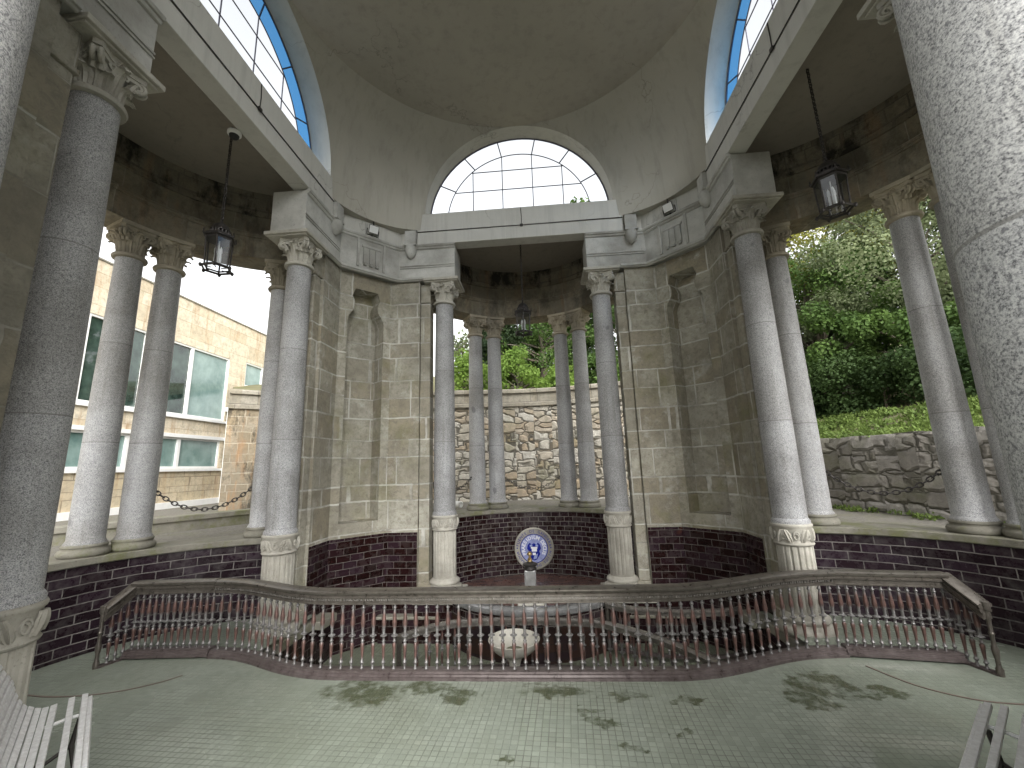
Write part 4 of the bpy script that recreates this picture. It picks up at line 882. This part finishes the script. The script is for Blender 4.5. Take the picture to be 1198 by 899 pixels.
# ------------------------------------------------------------------ outside: building, walls
bd = empty('stone_building', (-11, 10.1, GZ), label='cream stone-clad modern building with green glass windows beyond the left apse', cat='building')
def loc(o, org=(-11, 10.1, GZ)): o.location = (-org[0], -org[1], -org[2]); return o
UP = [(10.12, 8.53), (8.53, 6.95), (6.95, 5.35), (5.35, 3.75), (3.75, 2.15)]; LOW = [(10.05, 8.42), (8.42, 6.8), (6.8, 5.2), (5.2, 3.6)]; SM = [(11.85, 10.95)]
opens = [(2.15, 10.12, 3.72, 6.0), (3.6, 10.05, 2.1, 3.05), (10.95, 13.0, 5.15, 6.1)]
b = MB(); ys = sorted({-4, 18} | {v for o in opens for v in o[:2]}); zs = sorted({GZ - .1, 1.95, 3.4, 7.45} | {v for o in opens for v in o[2:]})
b2 = MB()
for y0, y1 in zip(ys, ys[1:]):
    for z0, z1 in zip(zs, zs[1:]):
        cy, cz = (y0 + y1) / 2, (z0 + z1) / 2
        if any(o[0] < cy < o[1] and o[2] < cz < o[3] for o in opens): continue
        (b2 if z1 <= 2.11 else b).box(-11.4, -11, y0, y1, z0, z1)
loc(b.build('wall', M['clad'], bd, smooth=0)); loc(b2.build('wall_base', M['clad_b'], bd, smooth=0))
b = MB(); b.box(-18, -11.25, -4, 18, 7.40, 7.55); b.box(-11.5, -10.97, -4, 18, 7.452, 7.50); loc(b.build('roof', M['coping'], bd, smooth=0))
b = MB(); b.box(-18, -11.9, -3.9, 17.9, GZ, 7.4); loc(b.build('interior', M['darkglass'], bd, smooth=0))
gi = 0
for lst, z0, z1 in ((UP, 3.72, 6.0), (LOW, 2.1, 3.05), ([(13.0, 11.95), (11.95, 10.95)], 5.15, 6.1)):
    for y1, y0 in lst:
        b = MB()
        for q in ((y0, y0 + .05, z0, z1), (y1 - .05, y1, z0, z1), (y0 + .05, y1 - .05, z0, z0 + .07), (y0 + .05, y1 - .05, z1 - .06, z1)): b.box(-11.14, -11.02, q[0], q[1], q[2], q[3])
        fr = loc(b.build('window', M['plastic'], bd, smooth=0))
        b = MB(); b.box(-11.10, -11.08, y0 + .05, y1 - .05, z0 + .07, z1 - .06); mt = M['darkglass'] if (lst is UP and gi in (1, 2, 4)) else M['teal']; g = b.build('pane', mt, fr, smooth=0); gi += 1
b = MB(); b.box(-11.0, -10.93, 2.1, 10.2, 3.64, 3.72); b.box(-11.0, -10.94, 3.5, 10.2, 2.02, 2.10); b.box(-11.0, -10.95, 3.5, 10.2, 3.05, 3.16); b.box(-11, -10.9, -4, 10.3, GZ - .1, 1.12); loc(b.build('sill_band', M['plastic'], bd, smooth=0))
b = MB(); b.tube([(-10.88, 10.17, GZ), (-10.88, 10.17, 4.1)], .055, 10); b.box(-11.0, -10.80, 10.09, 10.25, 4.08, 4.22); loc(b.build('drain_pipe', M['plastic'], bd))

wl = [(-7.62, 6.05), (-6.4, 6.9), (-4.6, 7.45), (-2.2, 7.72), (0, 7.95), (1.9, 7.6), (3.6, 6.9), (4.6, 6.2)]
rw = empty('retaining_wall', (-2.2, 7.8, GZ), label='tall rubble stone wall with a two-course coping behind the central apse', cat='wall')
org = (-2.2, 7.8, GZ)
wp = [(p.x, p.y, 0) for p in smooth_path(wl, 4)]
b = MB(); b.sweep(wp[:7], [(0, GZ - .2), (0, 3.50), (-.45, 3.50), (-.45, GZ - .2)]); loc(b.build('ashlar_end', m_ashlar('stained_ashlar', (.40, .33, .23), (.30, .245, .165), (.46, .40, .30), .36, .24, .012, .5, 0, .6, .8, .6, .6), rw), org)
b = MB(); b.sweep(wp[6:], [(0, GZ - .2), (0, 3.50), (-.45, 3.50), (-.45, GZ - .2)]); loc(b.build('masonry', M['rubble'], rw), org)
b = MB(); b.sweep(wp, [(.06, 3.50), (.06, 3.60), (.03, 3.61), (.03, 3.87), (-.45, 3.87), (-.45, 3.50)]); loc(b.build('parapet', M['coping'], rw, bevel=.01), org)
b = MB(); b.sweep(wp, [(.09, 3.87), (.09, 3.97), (.06, 4.0), (-.48, 4.0), (-.48, 3.87)]); loc(b.build('coping', M['coping'], rw, bevel=.015), org)
gl = [(4.9, 6.4), (5.1, 5.4), (5.32, 4.4), (5.62, 3.1), (5.92, 1.9), (6.3, .2), (6.7, -1.6), (7.0, -3.2)]
gp_ = [(p.x, p.y, 0) for p in smooth_path(gl, 4)]
b = MB(); b.sweep(gp_, [(0, GZ - .2), (.02, 2.08), (-.02, 2.16), (-.40, 2.14), (-.4, GZ - .2)]); b.v = [(x + .03 * sin(y * 7 + z * 5), y, z + (.025 * sin(y * 9.1) if z > 2 else 0)) for x, y, z in b.v]
tag(b.build('rubble_wall', M['rubble_g']), 'low grey rubble wall under the grass bank at the right', 'wall')
kb = MB(); kp = [(-8.2, -.4), (-7.2, 1.15), (-6.2, 2.78), (-5.5, 3.95), (-4.8, 5.0), (-4.3, 5.6)]
kb.sweep([(x, y, 0) for x, y in kp], [(0, GZ - .05), (0, 1.10), (.04, 1.11), (.04, 1.20), (-.26, 1.20), (-.26, 1.11), (-.22, 1.10), (-.22, GZ - .05)]); tag(kb.build('kerb_wall', M['mossy'], bevel=.01), 'low mossy stone kerb along the gravel outside the left apse', 'kerb')

# grass bank and hillside (terrain)
def bank(line, offs, name, mat, sx=1):
    b = MB(); P = smooth_path(line, 4); n = len(P); vs = []
    for i, p in enumerate(P):
        d = (P[min(n - 1, i + 1)] - P[max(0, i - 1)]).normalized(); nd = Vector((-d.y, d.x, 0)) * sx
        for o, z in offs: vs.append((p.x + nd.x * o, p.y + nd.y * o, z + .05 * sin(p.y * 3 + o * 2)))
    k = len(offs); b.add(vs, [(i * k + j, i * k + j + 1, (i + 1) * k + j + 1, (i + 1) * k + j) for i in range(n - 1) for j in range(k - 1)])
    return tag(b.build(name, mat), kind='structure')
bk = bank([(4.9, 34), (4.85, 20), (4.85, 12), (4.85, 8)] + gl, [(.25, 2.10), (.6, 2.22), (.9, 2.36), (1.4, 2.58), (1.9, 2.70), (3, 3.05), (6, 4.6), (12, 7), (30, 12), (70, 18)], 'grass_bank', M['earth'])
bank(wl, [(.38, 3.8), (1, 3.9), (2.5, 4.2), (6, 5.2), (14, 7.5), (40, 13), (90, 20)], 'hillside', M['earth'])

# ------------------------------------------------------------------ foliage
def leaf_mesh(name, centres, radii, count, size, mat, seed, flat=1., droop=.3, squash=.85):
    rng = np.random.default_rng(seed); C = np.asarray(centres, float); Rr = np.asarray(radii, float)
    w = Rr ** 2; idx = rng.choice(len(C), count, p=w / w.sum()); d = rng.normal(size=(count, 3)); d /= np.linalg.norm(d, axis=1)[:, None]
    rad = Rr[idx] * (1 - np.abs(rng.normal(0, .28, count))).clip(.1, 1.12); P = C[idx] + d * rad[:, None] * np.array([1, 1, squash])
    nrm = d + rng.normal(0, .65, (count, 3)) + np.array([0, 0, .45]); nrm /= np.linalg.norm(nrm, axis=1)[:, None]
    t = np.cross(nrm, rng.normal(size=(count, 3))); t /= np.linalg.norm(t, axis=1)[:, None]; t[:, 2] -= droop; t /= np.linalg.norm(t, axis=1)[:, None]
    s = np.cross(t, nrm); s /= np.linalg.norm(s, axis=1)[:, None]; L = size * rng.uniform(.6, 1.35, count)[:, None]; wd = L * .36 * flat
    V = np.stack([P, P + t * L * .5 + s * wd - nrm * L * .05, P + t * L, P + t * L * .5 - s * wd - nrm * L * .05], 1).reshape(-1, 3)
    me = bpy.data.meshes.new(name); me.vertices.add(count * 4); me.vertices.foreach_set('co', V.ravel().astype(np.float32))
    me.loops.add(count * 4); me.loops.foreach_set('vertex_index', np.arange(count * 4, dtype=np.int32)); me.polygons.add(count)
    me.polygons.foreach_set('loop_start', np.arange(0, count * 4, 4, dtype=np.int32)); me.polygons.foreach_set('loop_total', np.full(count, 4, np.int32)); me.update(calc_edges=True)
    at = me.attributes.new('shade', 'FLOAT', 'FACE'); cl = rng.uniform(0, 1, len(C)); at.data.foreach_set('value', (.6 * cl[idx] + .4 * rng.uniform(0, 1, count)).astype(np.float32))
    me.materials.append(mat); o = bpy.data.objects.new(name, me); COL.objects.link(o); return o
def clumps(rx, ry, rz, n, rmin, rmax, seed, shell=.55, bottom=-.75):
    rng = np.random.default_rng(seed); out = []; rr = []
    while len(out) < n:
        d = rng.normal(size=3); d /= np.linalg.norm(d)
        if d[2] < bottom: continue
        q = shell + (1 - shell) * rng.uniform(0, 1) ** .6; out.append(d * q * np.array([rx, ry, rz])); rr.append(rng.uniform(rmin, rmax))
    return np.array(out), np.array(rr)
def tree(name, label, cat, x, y, zg, zc, rx, ry, rz, kind, count, size, seed, group, n=46, cr=(.35, .75), cone=False):
    root = empty(name, (x, y, zg), label=label, cat=cat, group=group); h = zc - zg
    if cone:
        rng = np.random.default_rng(seed); t = rng.uniform(0, 1, n) ** .8; a = rng.uniform(0, 2 * PI, n); q = rx * (1 - t) * rng.uniform(.55, 1, n)
        C = np.stack([q * np.cos(a), q * np.sin(a), h - rz + 2 * rz * t], 1); Rr = .25 + .5 * (1 - t) * cr[1]
    else:
        C, Rr = clumps(rx, ry, rz, n, *cr, seed); C[:, 2] += h
    o = leaf_mesh('crown', C, Rr, count, size, LEAF[kind], seed); o.parent = root
    b = MB(); rng = random.Random(seed); r0 = .05 + .035 * rz; top = h + rz * .5
    b.tube([(0, 0, -.3), (.05, .02, h * .35), (-.03, .06, h * .8), (.02, 0, top)], [r0 * 1.25, r0, r0 * .7, r0 * .2], 8)
    for k in range(0, min(n, 22)):
        c = Vector(C[k]); s = Vector((0, 0, max(.2, min(top * .9, c.z * rng.uniform(.45, .75))))); m = s.lerp(c, .55) + Vector((0, 0, .15)); b.tube([s, m, c], [r0 * .42, r0 * .25, r0 * .08], 5)
    b.build('trunk', M['trunk'], root, smooth=60); return root
TG = 'trees on the slope beyond the pavilion'
tree('broadleaf_tree', 'dark green tree beside the right inner column, thin against the sky', 'tree', 8.2, 8.6, 3.6, 5.9, 1.9, 1.9, 1.9, 'mid', 20000, .085, 1, TG)
tree('broadleaf_tree', 'grey green tree with pale leaves high in the right opening', 'tree', 9.3, 6.4, 3.4, 6.5, 2.1, 2.0, 2.0, 'grey', 26000, .075, 2, TG, 54)
tree('broadleaf_tree', 'yellowing tree rising above the others in the right opening', 'tree', 9.6, 9.9, 4.4, 8.1, 2.4, 2.4, 2.2, 'yellow', 22000, .09, 3, TG)
tree('broadleaf_tree', 'shaded tree behind the right apse column', 'tree', 12.5, 6.6, 4.6, 6.6, 2.7, 2.7, 2.6, 'mid', 22000, .09, 4, TG)
tree('broadleaf_tree', 'dark tree deep behind the shrubs of the right bank', 'tree', 11.2, 8.7, 4.2, 6.2, 2.9, 2.6, 2.4, 'dark', 22000, .09, 5, TG)
tree('broadleaf_tree', 'bright green tree behind the central lantern', 'tree', .35, 12.2, 5.3, 6.7, 2.2, 1.8, 1.9, 'mid', 26000, .09, 6, TG, 50)
tree('broadleaf_tree', 'dark tree right of the central apse columns', 'tree', 3.7, 12.6, 5.4, 6.9, 1.9, 1.9, 2.2, 'dark', 20000, .09, 7, TG)
tree('broadleaf_tree', 'dense green tree behind the bright one in the central opening', 'tree', 1.5, 13.6, 5.6, 7.3, 2.1, 1.8, 2.3, 'mid', 22000, .10, 12, TG, 54)
tree('conifer', 'dark conifer left of the central lantern', 'tree', -1.35, 11.8, 5.1, 7.3, 1.25, 1.25, 2.5, 'conifer', 9500, .14, 8, TG, 60, (.3, .5), True)
tree('broadleaf_tree', 'tall tree whose top shows through the central half-round window', 'tree', 2.3, 15.2, 6.3, 10.6, 2.3, 2.3, 3.4, 'mid', 11000, .2, 9, TG)
tree('broadleaf_tree', 'thin leafed tree at the left of the central opening, mostly sky', 'tree', -2.9, 12.6, 5.3, 6.55, .8, .8, .75, 'grey', 900, .13, 10, TG, 18, (.25, .45))
SG = 'shrubs on the bank'
def shrub(label, x, y, zg, rx, ry, rz, kind, count, size, seed, n=26): tree('shrub', label, 'shrub', x, y, zg, zg + rz * .55, rx, ry, rz, kind, count, size, seed, SG, n, (.22, .42))
shrub('light green shrub on the rubble wall, between the central column pairs', -.45, 9.3, 3.95, 1.15, .7, .95, 'bright', 6500, .10, 21, 30)
shrub('yellow green shrub on the rubble wall, left of the central columns', -2.35, 9.2, 3.95, .8, .6, 1.0, 'bright', 4500, .10, 22)
shrub('small light green shrub right of the pale one above the rubble wall', .95, 9.6, 3.95, .6, .6, .8, 'bright', 3000, .10, 26)
shrub('mid green shrub above the rubble wall at the far right column', 2.4, 9.4, 3.95, .9, .7, .9, 'mid', 4500, .10, 23)
shrub('mid green laurel bush above the hedge, beside the right inner column', 7.45, 7.1, 2.9, 1.1, 1.0, 1.9, 'mid', 13000, .085, 24, 34)
shrub('feathery green bush above the middle of the right hedge', 8.6, 5.7, 3.0, 1.3, 1.2, 1.75, 'mid', 15000, .08, 25, 36)
shrub('dark bush above the right end of the hedge', 9.8, 3.6, 3.1, 1.4, 1.5, 2.1, 'dark', 14000, .085, 27, 36)
shrub('pale leafed bush between the dark tree and the hedge', 8.0, 8.0, 3.4, .9, .8, 1.7, 'grey', 8000, .085, 28, 26)
hr = empty('hedge', (7.5, 4.3, 2.4), label='thick dark green hedge along the grass bank at the right', cat='hedge')
rng = np.random.default_rng(5); hc = []
for t in np.linspace(0, 1, 60): hc.append((6.65 + 2.1 * t + rng.normal(0, .22) - 7.5, 7.4 - 6.6 * t + rng.normal(0, .2) - 4.3, rng.uniform(.25, 1.5)))
o = leaf_mesh('foliage', hc, rng.uniform(.32, .52, 60), 30000, .062, LEAF['dark'], 33, 1.2); o.parent = hr
for c in hc[::3]: MB().tube([(c[0], c[1], -.25), (c[0] + .04, c[1], c[2])], [.03, .015], 5).build('stem', M['trunk'], hr)
# grass on the bank
P = smooth_path(gl, 4); cs = []; rng = np.random.default_rng(9)
for _ in range(900):
    i = rng.integers(0, len(P) - 1); p = P[i].lerp(P[i + 1], rng.uniform()); d = (P[i + 1] - P[i]).normalized(); q = rng.uniform(.1, 1.7); zz = np.interp(q, [.0, .25, .6, .9, 1.4, 1.9], [2.12, 2.12, 2.22, 2.36, 2.58, 2.70])
    cs.append((p.x - d.y * q, p.y + d.x * q, zz + .02))
tag(leaf_mesh('grass', cs, rng.uniform(.06, .13, 900), 26000, .075, M['grass'], 44, .6, -.8, .6), 'short green grass and weeds covering the bank above the low wall', 'grass', kind='stuff')
cs = []
for _ in range(160):
    i = rng.integers(0, len(P) - 1); p = P[i].lerp(P[i + 1], rng.uniform()); d = (P[i + 1] - P[i]).normalized(); q = -abs(rng.normal(0, .12)) - .02; cs.append((p.x - d.y * q, p.y + d.x * q, GZ + .02))
tag(leaf_mesh('weeds', cs, rng.uniform(.03, .08, 160), 2200, .045, M['grass'], 45, .7, -.5, .6), 'low weeds at the foot of the low rubble wall', 'weeds', kind='stuff')

# ------------------------------------------------------------------ light, sky, camera
w = bpy.data.worlds.new('World'); scene.world = w; w.use_nodes = True; nt = w.node_tree; nt.nodes.clear()
sky = nt.nodes.new('ShaderNodeTexSky'); sky.sky_type = 'NISHITA'; sky.sun_disc = False; EL, AZ = R_(38), R_(160)
sky.sun_elevation = EL; sky.sun_rotation = AZ; sky.dust_density = 4; sky.air_density = 1.2
hs = nt.nodes.new('ShaderNodeHueSaturation'); hs.inputs['Saturation'].default_value = .06
bg = nt.nodes.new('ShaderNodeBackground'); bg.inputs[1].default_value = .15; out = nt.nodes.new('ShaderNodeOutputWorld')
nt.links.new(sky.outputs[0], hs.inputs['Color']); nt.links.new(hs.outputs[0], bg.inputs[0]); nt.links.new(bg.outputs[0], out.inputs[0])
sun = bpy.data.lights.new('sun', 'SUN'); sun.energy = 1.0; sun.angle = R_(80); sun.color = (1, .96, .9); so = bpy.data.objects.new('sun', sun); COL.objects.link(so)
dirv = Vector((sin(AZ) * cos(EL), cos(AZ) * cos(EL), sin(EL))); so.rotation_euler = (-dirv).to_track_quat('-Z', 'Y').to_euler(); so.location = dirv * 40

cd = bpy.data.cameras.new('camera'); cam = bpy.data.objects.new('camera', cd); COL.objects.link(cam); scene.camera = cam
cd.sensor_width = 36; cd.lens = 489.42 / 1198 * 36; cd.clip_end = 1000; cd.clip_start = .05
yaw, pitch, roll = -.0739941, .193711346, -.0322756
f = Vector((sin(yaw) * cos(pitch), cos(yaw) * cos(pitch), sin(pitch))); r = Vector((cos(yaw), -sin(yaw), 0)); u = r.cross(f)
r2 = cos(roll) * r + sin(roll) * u; u2 = -sin(roll) * r + cos(roll) * u
cam.matrix_world = Matrix(((r2.x, u2.x, -f.x, .2904), (r2.y, u2.y, -f.y, -3.8009), (r2.z, u2.z, -f.z, 1.8526), (0, 0, 0, 1)))
scene.view_settings.view_transform = 'Standard'; scene.view_settings.look = 'None'; scene.view_settings.exposure = 1.68; scene.view_settings.gamma = 1
scene.cycles.max_bounces = 10; scene.cycles.diffuse_bounces = 6; scene.cycles.transparent_max_bounces = 16
